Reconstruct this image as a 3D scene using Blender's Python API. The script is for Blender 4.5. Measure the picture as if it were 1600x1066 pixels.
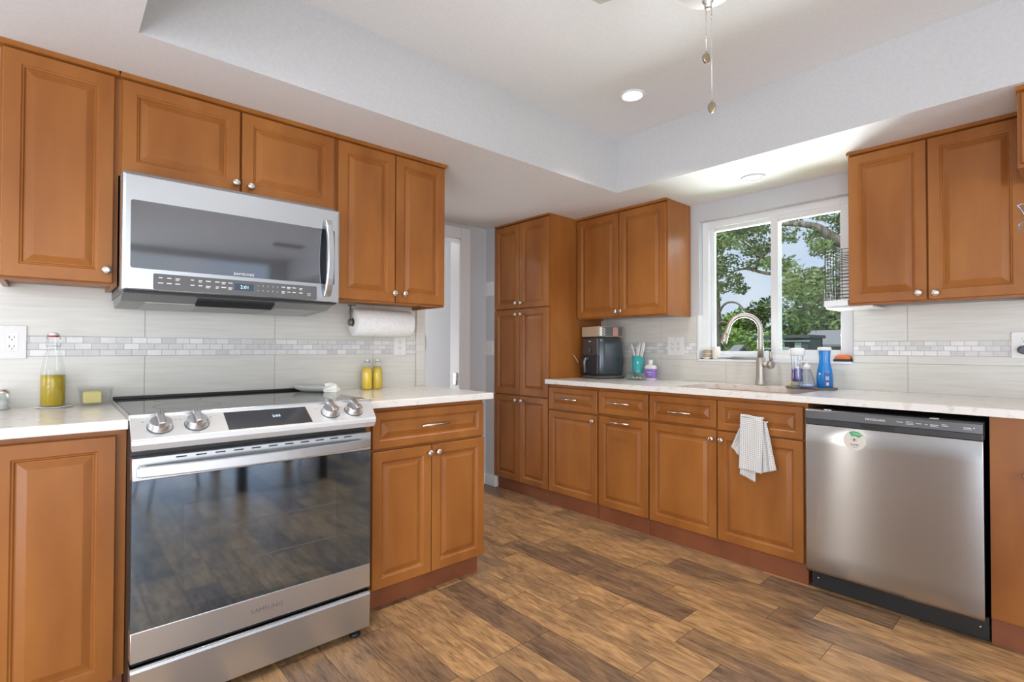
import bpy, bmesh, math, random
from mathutils import Vector, Matrix, noise as mnoise
for o in list(bpy.data.objects): bpy.data.objects.remove(o)
S = bpy.context.scene
COL = S.collection
PI = math.pi
R = math.radians

# ------------------------------------------------------------------ camera
YAW, PITCH, ROLL, FPX = PI/4+.0555, .0139, .0023, 799.8
CAM = Vector((-.2306, -2.6575, 1.1409))
_F = Vector((math.cos(YAW)*math.cos(PITCH), math.sin(YAW)*math.cos(PITCH), math.sin(PITCH)))
_R = Vector((math.sin(YAW), -math.cos(YAW), 0)); _U = _R.cross(_F)
_R2 = math.cos(ROLL)*_R+math.sin(ROLL)*_U; _U2 = -math.sin(ROLL)*_R+math.cos(ROLL)*_U
cd = bpy.data.cameras.new('camera'); cam = bpy.data.objects.new('camera', cd); COL.objects.link(cam)
cd.sensor_fit = 'HORIZONTAL'; cd.sensor_width = 36; cd.lens = FPX/1600*36; cd.clip_start = .02; cd.clip_end = 300
m3 = Matrix((_R2, _U2, -_F)).transposed()
cam.matrix_world = Matrix.Translation(CAM) @ m3.to_4x4()
S.camera = cam

# ------------------------------------------------------------------ colour management, sky, sun, daylight, added lamps
S.view_settings.view_transform = 'Standard'; S.view_settings.look = 'None'
S.view_settings.exposure = 0.2; S.view_settings.gamma = 1; S.view_settings.use_curve_mapping = False
W = bpy.data.worlds.new('sky'); S.world = W; W.use_nodes = True
wn, wl = W.node_tree.nodes, W.node_tree.links
wn.clear()
wo = wn.new('ShaderNodeOutputWorld'); bg = wn.new('ShaderNodeBackground'); wl.new(bg.outputs[0], wo.inputs[0])
tc = wn.new('ShaderNodeTexCoord'); sx = wn.new('ShaderNodeSeparateXYZ'); wl.new(tc.outputs['Generated'], sx.inputs[0])
rp = wn.new('ShaderNodeValToRGB'); wl.new(sx.outputs['Z'], rp.inputs[0])
e = rp.color_ramp.elements; e[0].position = 0.0; e[0].color = (.66, .74, .86, 1); e[1].position = .55; e[1].color = (.36, .55, .86, 1)
nz = wn.new('ShaderNodeTexNoise'); nz.inputs['Scale'].default_value = 4; nz.inputs['Detail'].default_value = 4
wl.new(tc.outputs['Generated'], nz.inputs['Vector'])
cr = wn.new('ShaderNodeValToRGB'); wl.new(nz.outputs['Fac'], cr.inputs[0]); cr.color_ramp.elements[0].position = .42; cr.color_ramp.elements[1].position = .62
mx = wn.new('ShaderNodeMixRGB'); wl.new(cr.outputs[0], mx.inputs[0]); wl.new(rp.outputs[0], mx.inputs[1]); mx.inputs[2].default_value = (.80, .84, .9, 1)
wl.new(mx.outputs[0], bg.inputs[0]); bg.inputs[1].default_value = 1.0

def lamp(name, kind, loc, target, energy, color=(1, 1, 1), **kw):
    l = bpy.data.lights.new(name, kind); l.energy = energy; l.color = color
    for k, v in kw.items(): setattr(l, k, v)
    o = bpy.data.objects.new(name, l); COL.objects.link(o); o.location = loc
    d = Vector(target)-Vector(loc)
    o.rotation_euler = d.to_track_quat('-Z', 'Y').to_euler()
    return o
lamp('sun', 'SUN', (-10, 6, 20), (-1, 2.5, 4), 3.6, (1, .95, .86), angle=R(1.5))
# added area lamps, all unseen, that fill the room with light
lamp('rear_fill_lamp', 'AREA', (-1.05, -6.35, 1.35), (.6, 0, 1.35), 68, (.94, .98, 1.03), shape='RECTANGLE', size=3.0, size_y=2.2)  # added rear fill for the fronts on the range wall
lamp('left_floor_uplight', 'AREA', (-1.75, -2.75, .04), (-1.2, -2.4, 2.1), 108, (.83, .94, 1.10), shape='RECTANGLE', size=2.0, size_y=2.4)  # uplight added at floor level to brighten soffit and ceiling
lamp('rear_floor_uplight', 'AREA', (1.2, -5.5, .05), (1.5, -2.0, 1.9), 30, (.90, .96, 1.06), shape='RECTANGLE', size=2.2, size_y=1.4)  # second added floor uplight, lifts the soffit towards the pantry
lamp('left_fill_lamp', 'AREA', (-3.12, -3.9, 1.25), (2, -2.6, 1.5), 48, (.94, .98, 1.03), shape='RECTANGLE', size=2.1, size_y=1.2)  # added fill from the left for the window-wall fronts
lamp('dishwasher_streak_lamp', 'AREA', (-3.15, -.42, 1.25), (2, -1.2, .8), 15, (1, .99, .97), shape='RECTANGLE', size=.13, size_y=1.7)  # narrow lamp added for the vertical streak on the dishwasher door
lamp('passage_fill_lamp', 'AREA', (1.3, 3.0, .75), (1.7, 0, 1.5), 26, (.96, .98, 1.02), shape='RECTANGLE', size=1.4, size_y=1.2)  # lamp added beyond the doorway to brighten nook and soffit
# daylight at the sink window: sky from above, plus an added unseen uplight in the yard
lamp('sink_window_daylight', 'AREA', (3.75, -1.33, 2.25), (2.2, -1.33, 1.2), 14, (.93, .97, 1), shape='RECTANGLE', size=1.3, size_y=.5)
lamp('yard_uplight', 'AREA', (6.6, .3, -.1), (3.2, -1.22, 1.5), 2200, (.95, .98, 1.0), shape='RECTANGLE', size=4, size_y=3)  # added lamp kept below the sill line, stands in for ground bounce

# ------------------------------------------------------------------ materials
def mat(name, base=(.8, .8, .8), rough=.5, metal=0, spec=.5, emit=None, es=0, **kw):
    m = bpy.data.materials.new(name); m.use_nodes = True
    b = m.node_tree.nodes['Principled BSDF']
    b.inputs['Base Color'].default_value = (*base, 1); b.inputs['Roughness'].default_value = rough
    b.inputs['Metallic'].default_value = metal; b.inputs['Specular IOR Level'].default_value = spec
    if emit: b.inputs['Emission Color'].default_value = (*emit, 1); b.inputs['Emission Strength'].default_value = es
    for k, v in kw.items(): b.inputs[k].default_value = v
    return m
def P(m): return m.node_tree.nodes['Principled BSDF']
def tex_color(m, c1, c2, scale=(1, 1, 1), nscale=5, detail=4, lo=.35, hi=.65, coord='Object', dist=0, bump=0, rand=False):
    """two-tone noise colour on a material, optional bump"""
    N, L = m.node_tree.nodes, m.node_tree.links
    tc = N.new('ShaderNodeTexCoord'); mp = N.new('ShaderNodeMapping'); mp.inputs['Scale'].default_value = scale
    L.new(tc.outputs[coord], mp.inputs[0])
    if rand:
        oi = N.new('ShaderNodeObjectInfo'); mu = N.new('ShaderNodeMath'); mu.operation = 'MULTIPLY'; mu.inputs[1].default_value = 37
        L.new(oi.outputs['Random'], mu.inputs[0]); L.new(mu.outputs[0], mp.inputs['Location'])
    n = N.new('ShaderNodeTexNoise'); n.inputs['Scale'].default_value = nscale; n.inputs['Detail'].default_value = detail; n.inputs['Distortion'].default_value = dist
    L.new(mp.outputs[0], n.inputs['Vector'])
    r = N.new('ShaderNodeValToRGB'); r.color_ramp.elements[0].position = lo; r.color_ramp.elements[1].position = hi
    r.color_ramp.elements[0].color = (*c1, 1); r.color_ramp.elements[1].color = (*c2, 1)
    L.new(n.outputs['Fac'], r.inputs[0]); L.new(r.outputs[0], P(m).inputs['Base Color'])
    if bump:
        bp = N.new('ShaderNodeBump'); bp.inputs['Strength'].default_value = bump; bp.inputs['Distance'].default_value = .002
        L.new(n.outputs['Fac'], bp.inputs['Height']); L.new(bp.outputs[0], P(m).inputs['Normal'])
    return r
def glass(name, tint=(1, 1, 1), f0=.04, k=.75, rough=.0):
    m = bpy.data.materials.new(name); m.use_nodes = True
    N, L = m.node_tree.nodes, m.node_tree.links; N.clear()
    out = N.new('ShaderNodeOutputMaterial'); mixs = N.new('ShaderNodeMixShader'); tr = N.new('ShaderNodeBsdfTransparent'); gl = N.new('ShaderNodeBsdfGlossy')
    tr.inputs[0].default_value = (*tint, 1); gl.inputs['Roughness'].default_value = rough
    lw = N.new('ShaderNodeLayerWeight'); lw.inputs['Blend'].default_value = .25
    mu = N.new('ShaderNodeMath'); mu.operation = 'MULTIPLY_ADD'; mu.inputs[1].default_value = k; mu.inputs[2].default_value = f0
    L.new(lw.outputs['Facing'], mu.inputs[0]); L.new(mu.outputs[0], mixs.inputs[0]); L.new(tr.outputs[0], mixs.inputs[1]); L.new(gl.outputs[0], mixs.inputs[2]); L.new(mixs.outputs[0], out.inputs[0])
    return m

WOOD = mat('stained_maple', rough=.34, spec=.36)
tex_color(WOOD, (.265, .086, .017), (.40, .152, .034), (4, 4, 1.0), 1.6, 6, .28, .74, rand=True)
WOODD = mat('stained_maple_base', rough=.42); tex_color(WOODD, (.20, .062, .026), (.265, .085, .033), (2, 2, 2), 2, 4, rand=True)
STEEL = mat('brushed_stainless', (.64, .67, .70), .27, 1)
def brushed(m, s, amt=.06, base=.27):
    N, L = m.node_tree.nodes, m.node_tree.links
    tc = N.new('ShaderNodeTexCoord'); mp = N.new('ShaderNodeMapping'); mp.inputs['Scale'].default_value = s; L.new(tc.outputs['Object'], mp.inputs[0])
    n = N.new('ShaderNodeTexNoise'); n.inputs['Scale'].default_value = 1; n.inputs['Detail'].default_value = 3; L.new(mp.outputs[0], n.inputs['Vector'])
    mr = N.new('ShaderNodeMapRange'); mr.inputs['To Min'].default_value = base-amt; mr.inputs['To Max'].default_value = base+amt
    L.new(n.outputs['Fac'], mr.inputs[0]); L.new(mr.outputs[0], P(m).inputs['Roughness'])
brushed(STEEL, (3, 3, 500), .02, .31)
STEELW = mat('satin_stainless_door', (.455, .445, .435), .20, 1)
P(STEELW).inputs['Anisotropic'].default_value = .97; P(STEELW).inputs['Anisotropic Rotation'].default_value = .25
_t = STEELW.node_tree.nodes.new('ShaderNodeTangent'); _t.direction_type = 'RADIAL'; _t.axis = 'Z'; STEELW.node_tree.links.new(_t.outputs[0], P(STEELW).inputs['Tangent'])
CPANEL = mat('satin_control_panel_steel', (.74, .75, .76), .36, .5)
NICKEL = mat('brushed_nickel', (.72, .69, .64), .25, 1)
FNICK = mat('satin_nickel_faucet', (.50, .47, .42), .44, 1)
CHROME = mat('chrome', (.8, .8, .8), .08, 1)
DGLASS = mat('black_oven_glass', (.22, .30, .40), .05, 1)
OGLASS = mat('oven_window_glass', (.25, .335, .45), .05, 1)
MGLASS = mat('mirror_microwave_glass', (.27, .28, .30), .05, 1)
CTOP = mat('black_ceramic_glass', (.015, .016, .018), .06, 0, .9)
BLACK = mat('black_plastic', (.012, .012, .013), .4)
DGREY = mat('dark_grey_plastic', (.075, .078, .08), .35)
PANEL = mat('grey_control_panel', (.12, .12, .125), .3)
PANELD = mat('charcoal_panel', (.045, .047, .055), .12, 0, .8)
WHITE = mat('white_plastic', (.80, .80, .79), .35)
WPAINT = mat('white_trim_paint', (.78, .79, .80), .35)
VINYL = mat('white_vinyl', (.80, .81, .82), .3)
PAPER = mat('paper_towel_white', (.84, .83, .81), .9, spec=.1); tex_color(PAPER, (.80, .79, .77), (.87, .86, .84), (1, 1, 1), 60, 2, bump=.05)
CARD = mat('cardboard_core', (.42, .33, .23), .9)
WALL = mat('grey_wall_paint', (.53, .54, .56), .6, spec=.3); tex_color(WALL, (.57, .58, .60), (.595, .605, .62), nscale=90, bump=.06)
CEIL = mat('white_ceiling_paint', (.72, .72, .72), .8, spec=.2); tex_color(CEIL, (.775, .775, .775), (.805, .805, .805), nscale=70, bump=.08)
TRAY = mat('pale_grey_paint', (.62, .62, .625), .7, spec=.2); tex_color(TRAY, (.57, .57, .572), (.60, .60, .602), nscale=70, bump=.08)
QUARTZ = mat('white_quartz', (.78, .75, .70), .16); tex_color(QUARTZ, (.70, .655, .59), (.84, .81, .765), nscale=26, detail=8, lo=.30, hi=.46, dist=.6)
INK = mat('white_print', (.75, .75, .75), .5); INKG = mat('grey_print', (.18, .18, .18), .5); INKD = mat('dark_print', (.05, .05, .05), .5)
LCD = mat('lit_display_digits', (.1, .1, .1), .5, emit=(.55, .78, 1), es=1.6)
GLASSM = glass('clear_glass', (.985, .995, .99), .02, .28)
PANE = glass('window_pane', (.93, .95, .95), .015, .12)
OIL = mat('olive_oil', (.46, .33, .008), .12, spec=.5)
JUICE = mat('yellow_oil', (.78, .55, .05), .15)
TEAL = mat('teal_tumbler', (.05, .42, .43), .15)
CERAM = mat('white_ceramic', (.82, .82, .80), .15)

# ------------------------------------------------------------------ mesh helper
class MB:
    def __init__(s): s.bm = bmesh.new(); s.uv = None
    def vs(s, pts, M=None): return [s.bm.verts.new((M @ Vector(p)) if M else Vector(p)) for p in pts]
    def face(s, vv, mi=0, smooth=False):
        try:
            f = s.bm.faces.new(vv); f.material_index = mi; f.smooth = smooth; return f
        except ValueError: return None
    def box(s, a, b, M=None, mi=0, bev=0, seg=2):
        (x0, y0, z0), (x1, y1, z1) = a, b
        x0, x1 = min(x0, x1), max(x0, x1); y0, y1 = min(y0, y1), max(y0, y1); z0, z1 = min(z0, z1), max(z0, z1)
        v = s.vs([(x0, y0, z0), (x1, y0, z0), (x1, y1, z0), (x0, y1, z0), (x0, y0, z1), (x1, y0, z1), (x1, y1, z1), (x0, y1, z1)], M)
        fs = [s.face([v[i] for i in q], mi) for q in ((0, 3, 2, 1), (4, 5, 6, 7), (0, 1, 5, 4), (1, 2, 6, 5), (2, 3, 7, 6), (3, 0, 4, 7))]
        if bev:
            ed = list({e for f in fs for e in f.edges})
            r = bmesh.ops.bevel(s.bm, geom=ed, offset=bev, segments=seg, affect='EDGES', profile=.5)
            for f in r['faces']: f.material_index = mi; f.smooth = True
        return s
    def rings(s, loops, mi=0, cap0=True, cap1=True, smooth=False, closed=True, M=None):
        L = [s.vs(l, M) for l in loops]; n = len(L[0])
        for a, b in zip(L, L[1:]):
            for i in range(n if closed else n-1):
                j = (i+1) % n; s.face([a[i], a[j], b[j], b[i]], mi, smooth)
        if cap0: s.face(list(reversed(L[0])), mi)
        if cap1: s.face(L[-1], mi)
        return s
    def panel(s, w, h, M, fw=.045, t=.02, mi=0):
        """raised-panel door / drawer front: u 0..w, v 0..h, n outwards"""
        pr = [(0, 0), (0, t-.003), (.0025, t), (fw, t), (fw+.004, t-.004), (fw+.007, t-.0045), (fw+.011, t-.0105), (fw+.014, t-.0105), (fw+.034, t-.002), (fw+.036, t-.0015)]
        s.rings([[(i, i, n), (w-i, i, n), (w-i, h-i, n), (i, h-i, n)] for i, n in pr], mi, M=M)
        return s
    def lathe(s, prof, c=(0, 0, 0), axis='Z', seg=24, mi=0, M=None, smooth=True, cap0=True, cap1=True, sq=None):
        loops = []
        for r, z in prof:
            l = []
            for i in range(seg):
                a = 2*PI*i/seg; x, y = r*math.cos(a), r*math.sin(a)
                if sq: x *= sq[0]; y *= sq[1]
                p = (x, y, z) if axis == 'Z' else ((z, x, y) if axis == 'X' else (y, z, x))
                l.append(Vector(c)+Vector(p))
            loops.append(l)
        return s.rings(loops, mi, cap0, cap1, smooth, M=M)
    def tube(s, pts, r, seg=8, mi=0, M=None, cap=True):
        pts = [Vector(p) for p in pts]; loops = []; n = len(pts)
        rr = r if isinstance(r, (list, tuple)) else [r]*n
        t0 = (pts[1]-pts[0]).normalized(); up = Vector((0, 0, 1)) if abs(t0.z) < .9 else Vector((1, 0, 0))
        nx = t0.cross(up).normalized()
        for i, p in enumerate(pts):
            t = (pts[min(i+1, n-1)]-pts[max(i-1, 0)]).normalized()
            nx = (nx-t*nx.dot(t)).normalized(); ny = t.cross(nx)
            loops.append([p+(nx*math.cos(2*PI*k/seg)+ny*math.sin(2*PI*k/seg))*rr[i] for k in range(seg)])
        return s.rings(loops, mi, cap, cap, True, M=M)
    def prism(s, poly, d0, d1, axis='X', mi=0, M=None, smooth=False):
        def p3(q, d): return (d, q[0], q[1]) if axis == 'X' else ((q[0], d, q[1]) if axis == 'Y' else (q[0], q[1], d))
        return s.rings([[p3(q, d0) for q in poly], [p3(q, d1) for q in poly]], mi, smooth=smooth, M=M)
    def build(s, name, mats, parent=None, root=None, smooth=False, bevel=0, solid=0, sub=0):
        if not isinstance(mats, (list, tuple)): mats = [mats]
        base = root.location if root else Vector((0, 0, 0))
        bmesh.ops.translate(s.bm, verts=s.bm.verts, vec=-base)
        bmesh.ops.recalc_face_normals(s.bm, faces=s.bm.faces)
        me = bpy.data.meshes.new(name); s.bm.to_mesh(me); s.bm.free()
        for m in mats: me.materials.append(m)
        if smooth:
            for p in me.polygons: p.use_smooth = True
        o = bpy.data.objects.new(name, me); COL.objects.link(o)
        if parent: o.parent = parent
        if solid: md = o.modifiers.new('solid', 'SOLIDIFY'); md.thickness = solid; md.offset = 0
        if bevel: md = o.modifiers.new('bevel', 'BEVEL'); md.width = bevel; md.segments = 2; md.limit_method = 'ANGLE'
        if sub: md = o.modifiers.new('sub', 'SUBSURF'); md.levels = md.render_levels = sub
        return o
def thing(name, label, cat, loc, group=None):
    o = bpy.data.objects.new(name, None); COL.objects.link(o); o.location = loc; o.empty_display_size = .05
    return tag(o, label, cat, group)
def tag(o, label, cat=None, group=None):
    o['label'] = label
    if cat: o['category'] = cat
    if group: o['group'] = group
    return o
def single(b, name, m, label, cat, loc, group=None, **kw):
    """a thing that is one mesh, with its origin at its base"""
    class _r: pass
    r = _r(); r.location = Vector(loc)
    o = b.build(name, m, None, r, **kw); o.location = loc
    return tag(o, label, cat, group)
def struct(b, name, m, label=None, **kw):
    o = b.build(name, m, **kw); o['kind'] = 'structure'
    if label: o['label'] = label
    return o
def text(s, size, M, name, m, parent, root, depth=.0006, align='CENTER', sx=1):
    """lettering as its own little mesh, in the u,v,n frame M"""
    c = bpy.data.curves.new('txt', 'FONT'); c.body = s; c.size = size; c.align_x = align; c.align_y = 'CENTER'; c.extrude = depth/2; c.resolution_u = 2
    t = bpy.data.objects.new('txt', c); COL.objects.link(t)
    bpy.context.view_layer.update()
    me = bpy.data.meshes.new_from_object(t.evaluated_get(bpy.context.evaluated_depsgraph_get()))
    bpy.data.objects.remove(t); bpy.data.curves.remove(c)
    b = MB(); b.bm.from_mesh(me); bpy.data.meshes.remove(me)
    for v in b.bm.verts: v.co = M @ Vector((v.co.x*sx, v.co.y, v.co.z+depth/2))
    for f in b.bm.faces: f.material_index = 0
    return b.build(name, m, parent, root)
def MR(x, y, z):   # frame of a front on the range wall: u=+X, v=+Z, n=-Y
    return Matrix(((1, 0, 0, x), (0, 0, -1, y), (0, 1, 0, z), (0, 0, 0, 1)))
def MWN(x, y, z):  # frame of a front on the window wall: u=-Y, v=+Z, n=-X
    return Matrix(((0, 0, -1, x), (-1, 0, 0, y), (0, 1, 0, z), (0, 0, 0, 1)))
def MT(x, y, z):   # lying flat: u=+X, v=+Y, n=+Z
    return Matrix.Translation((x, y, z))

# ================================================================== THE SETTING
rnd = random.Random(7)
XW, ZC, ZS, ZT = 3.107, .914, 2.145, 2.484
# ---- floor: wood-look planks running along Y, tone per plank
def floor_material():
    m = mat('wood_plank_floor', rough=.36, spec=.45)
    N, L = m.node_tree.nodes, m.node_tree.links
    at = N.new('ShaderNodeAttribute'); at.attribute_name = 'tone'; sp = N.new('ShaderNodeSeparateColor'); L.new(at.outputs['Color'], sp.inputs[0])
    tc = N.new('ShaderNodeTexCoord'); off = N.new('ShaderNodeVectorMath'); off.operation = 'MULTIPLY_ADD'
    cb = N.new('ShaderNodeCombineXYZ')
    for i in range(3): L.new(sp.outputs[1], cb.inputs[i])
    off.inputs[1].default_value = (37, 53, 11); L.new(cb.outputs[0], off.inputs[0]); L.new(tc.outputs['Object'], off.inputs[2])
    def nz(sc, s, d, dist=0):
        mp = N.new('ShaderNodeMapping'); mp.inputs['Scale'].default_value = sc; L.new(off.outputs[0], mp.inputs[0])
        n = N.new('ShaderNodeTexNoise'); n.inputs['Scale'].default_value = s; n.inputs['Detail'].default_value = d; n.inputs['Distortion'].default_value = dist; L.new(mp.outputs[0], n.inputs['Vector']); return n.outputs['Fac']
    def mixc(f, a, b, blend='MIX'):
        x = N.new('ShaderNodeMixRGB'); x.blend_type = blend
        for k, v in ((0, f), (1, a), (2, b)):
            if hasattr(v, 'links'): L.new(v, x.inputs[k])
            else: x.inputs[k].default_value = v
        return x.outputs[0]
    def ramp(f, lo, hi, a=(0, 0, 0, 1), b=(1, 1, 1, 1)):
        r = N.new('ShaderNodeValToRGB'); r.color_ramp.elements[0].position = lo; r.color_ramp.elements[1].position = hi
        r.color_ramp.elements[0].color = a; r.color_ramp.elements[1].color = b; L.new(f, r.inputs[0]); return r.outputs[0]
    light = ramp(nz((15, 3.2, 1), 2.4, 9, 1.0), .34, .64, (.35, .195, .088, 1), (.58, .345, .158, 1))
    dark = ramp(nz((18, 2.6, 1), 2.4, 9, .8), .33, .68, (.135, .085, .055, 1), (.27, .165, .098, 1))
    patch = ramp(nz((6, 2.2, 1), 1.6, 6, .8), .42, .60)
    # tone: 0 light ... 1 dark; a mid tone shows patches of both
    mth = N.new('ShaderNodeMath'); mth.operation = 'MULTIPLY_ADD'; L.new(patch, mth.inputs[0]); mth.inputs[1].default_value = .54; L.new(sp.outputs[0], mth.inputs[2])
    sb = N.new('ShaderNodeMath'); sb.operation = 'SUBTRACT'; sb.use_clamp = True; L.new(mth.outputs[0], sb.inputs[0]); sb.inputs[1].default_value = .22
    c = mixc(sb.outputs[0], light, dark)
    streak = ramp(nz((55, 5, 1), 2, 7, 1.2), .32, .50, (.54, .48, .42, 1), (1, 1, 1, 1))
    c = mixc(.85, c, streak, 'MULTIPLY'); L.new(c, P(m).inputs['Base Color'])
    bp = N.new('ShaderNodeBump'); bp.inputs['Strength'].default_value = .12; bp.inputs['Distance'].default_value = .002
    L.new(nz((40, 2, 1), 2, 4), bp.inputs['Height']); L.new(bp.outputs[0], P(m).inputs['Normal'])
    return m
FLOORM = floor_material(); SEAM = mat('dark_plank_seam', (.10, .06, .035), .8)
known = {0: [(-.62, -1.206, .95)], 3: [(-1.587, -2.2, .8)], 2: [(-1.772, -2.4, 1.0), (-1.113, -1.772, .25)], 4: [(-.95, -1.52, .85), (-.4, -.95, .8)],
         7: [(-1.18, -1.88, .75), (-.56, -1.18, .15)], 5: [(-.52, -1.336, .75), (-1.336, -2.0, .2)], -4: [(-.72, -1.4, .75)], -3: [(-.74, -1.2, .7)], -5: [(-.3, -.73, .15)], 1: [(-.3, -.9, .2), (-.9, -1.6, .15)], 6: [(-.517, -1.09, .1), (-1.09, -1.75, .45)], -1: [(-.6, -1.2, .25)], -2: [(-.6, -1.25, .2)], 8: [(-.2, -.9, .6), (-.9, -1.6, .35)]}
b = MB(); tones = []
def plank(x0, x1, ya, yb, t):
    g = .0009
    b.face(b.vs([(x0+g, yb+g, 0), (x1-g, yb+g, 0), (x1-g, ya-g, 0), (x0+g, ya-g, 0)])); tones.append((t, rnd.random()))
WPL = .1495
for k in range(-29, 15):
    x0 = 1.128+k*WPL; x1 = x0+WPL
    segs = sorted(known.get(k, []), key=lambda s: -s[0])
    y = 3.2
    for s0, s1, t in segs+[(-6.5, -6.5, 0)]:
        while y > s0+.02:
            ln = rnd.uniform(.5, .75); ye = y-ln
            if ye < s0+.2: ye = s0
            plank(x0, x1, y, ye, rnd.choice((.02, .1, .2, .28, .35, .5, .75, .9))); y = ye
        if s1 < s0: plank(x0, x1, s0, s1, t); y = s1
o = struct(b, 'floor', FLOORM, 'wood-look plank floor with light and dark brown boards')
at = o.data.attributes.new('tone', 'FLOAT_COLOR', 'FACE')
for i, (t, g) in enumerate(tones): at.data[i].color = (t, g, 0, 1)
b = MB(); b.box((-3.25, -6.5, -.06), (3.3, 3.2, -.0012)); u = b.build('subfloor', SEAM, o); u['kind'] = 'structure'

# ---- walls
b = MB(); b.box((-3.2, .008, 0), (1.437, .12, 2.6)); struct(b, 'wall_range', WALL)
WY0, WY1, WZ0, WZ1 = -.871, -1.7906, 1.0675, 2.0247
b = MB()
for a, c in (((3.115, -6.5, -.3), (3.25, WY1, 2.6)), ((3.115, WY0, -.3), (3.25, .62, 2.6)), ((3.115, WY1, -.3), (3.25, WY0, WZ0)), ((3.115, WY1, WZ1), (3.25, WY0, 2.6))): b.box(a, c)
struct(b, 'wall_window', WALL)
b = MB(); b.box((2.488, .602, 0), (3.25, .83, 2.6)); b.box((2.224, .711, 0), (2.49, .83, 2.6)); b.box((1.40, .711, 2.035), (2.224, .83, 2.6)); b.box((1.20, .12, 0), (1.40, .83, 2.6))
struct(b, 'wall_hall', WALL)
b = MB(); b.box((2.226, .83, 0), (2.34, 3.3, 2.6)); b.box((.3, 3.2, 0), (2.3, 3.3, 2.6)); b.box((.2, .12, 0), (.3, 3.3, 2.6)); struct(b, 'wall_passage', WALL)
b = MB(); b.box((.2, .7, 2.4), (2.34, 3.3, 2.5)); struct(b, 'ceiling', CEIL, 'flat ceiling of the passage beyond the doorway')
b = MB()
for a, c in (((-3.3, -2.0, 0), (-3.2, .12, 2.6)), ((-3.3, -6.5, 0), (-3.2, -4.2, 2.6)), ((-3.3, -4.2, 0), (-3.2, -2.0, .65)), ((-3.3, -4.2, 2.1), (-3.2, -2.0, 2.6))): b.box(a, c)
struct(b, 'wall_left', WALL)
b = MB()
for a, c in (((-3.3, -6.6, 0), (-1.4, -6.5, 2.6)), ((2.2, -6.6, 0), (3.25, -6.5, 2.6)), ((-1.4, -6.6, 2.4), (2.2, -6.5, 2.6))): b.box(a, c)
struct(b, 'wall_back', WALL)

# ---- tray ceiling with its lower soffit round it
b = MB(); TX0, TX1, TY = -.04, 2.469, -.653
def q(*p): b.face(b.vs(p))
for x0, x1, y0, y1 in ((-3.3, 3.25, TY, .83), (TX1, 3.25, -6.6, TY), (-3.3, TX0, -6.6, TY)): q((x0, y0, ZS), (x0, y1, ZS), (x1, y1, ZS), (x1, y0, ZS))
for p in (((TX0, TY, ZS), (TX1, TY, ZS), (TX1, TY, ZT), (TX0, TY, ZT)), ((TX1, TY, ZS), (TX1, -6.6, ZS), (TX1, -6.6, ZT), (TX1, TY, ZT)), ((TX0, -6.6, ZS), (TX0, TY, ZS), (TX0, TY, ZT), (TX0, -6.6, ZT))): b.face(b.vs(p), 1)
q((TX0, -6.6, ZT), (TX0, TY, ZT), (TX1, TY, ZT), (TX1, -6.6, ZT))
b.box((-3.3, -6.6, 2.6), (3.25, .83, 2.7))
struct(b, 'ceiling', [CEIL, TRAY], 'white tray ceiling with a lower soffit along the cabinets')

# ---- doorway in the hall
b = MB()
b.box((2.206, .705, 0), (2.226, .83, 2.035)); b.box((1.40, .705, 2.018), (2.224, .83, 2.036)); b.box((1.40, .705, 0), (1.416, .83, 2.036))
b.box((2.216, .695, 0), (2.312, .711, 2.115), bev=.004); b.box((1.31, .695, 2.026), (2.2155, .711, 2.115), bev=.004)
d = struct(b, 'door_1', WPAINT, 'white painted doorway casing beyond the range counter')
b = MB(); b.box((2.2, .735, .845), (2.2065, .775, .935), bev=.001); b.lathe([(.006, .84), (.006, .94)], (2.2, .735, 0), seg=10); b.build('hinge', NICKEL, d)
b = MB(); b.box((2.474, .574, 0), (2.489, .711, .092), bev=.004); b.box((2.489, .574, 0), (2.53, .601, .092), bev=.004); struct(b, 'baseboard_hall', WPAINT, 'short white baseboard beside the pantry cabinet')
b = MB(); b.box((2.312, .698, 0), (2.474, .711, .092), bev=.004); struct(b, 'baseboard_doorway', WPAINT)

# ---- tile backsplashes (tile seams and mosaic bricks are pattern of one mesh)
TILE = mat('striated_porcelain_tile', rough=.24); tex_color(TILE, (.65, .635, .58), (.73, .715, .665), (1.6, 1.6, 26), 3, 5, .3, .7)
GROUT = mat('grey_grout', (.46, .45, .43), .8)
def mosaic_material():
    m = mat('marble_mosaic', rough=.25); N, L = m.node_tree.nodes, m.node_tree.links
    at = N.new('ShaderNodeAttribute'); at.attribute_name = 'tone'; tc = N.new('ShaderNodeTexCoord')
    n = N.new('ShaderNodeTexNoise'); n.inputs['Scale'].default_value = 45; n.inputs['Detail'].default_value = 5; L.new(tc.outputs['Object'], n.inputs['Vector'])
    mr = N.new('ShaderNodeMapRange'); mr.inputs['To Min'].default_value = .86; mr.inputs['To Max'].default_value = 1.08; L.new(n.outputs['Fac'], mr.inputs[0])
    x = N.new('ShaderNodeVectorMath'); x.operation = 'SCALE'; L.new(at.outputs['Color'], x.inputs[0]); L.new(mr.outputs[0], x.inputs['Scale']); L.new(x.outputs[0], P(m).inputs['Base Color']); return m
MOSAIC = mosaic_material()
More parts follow.
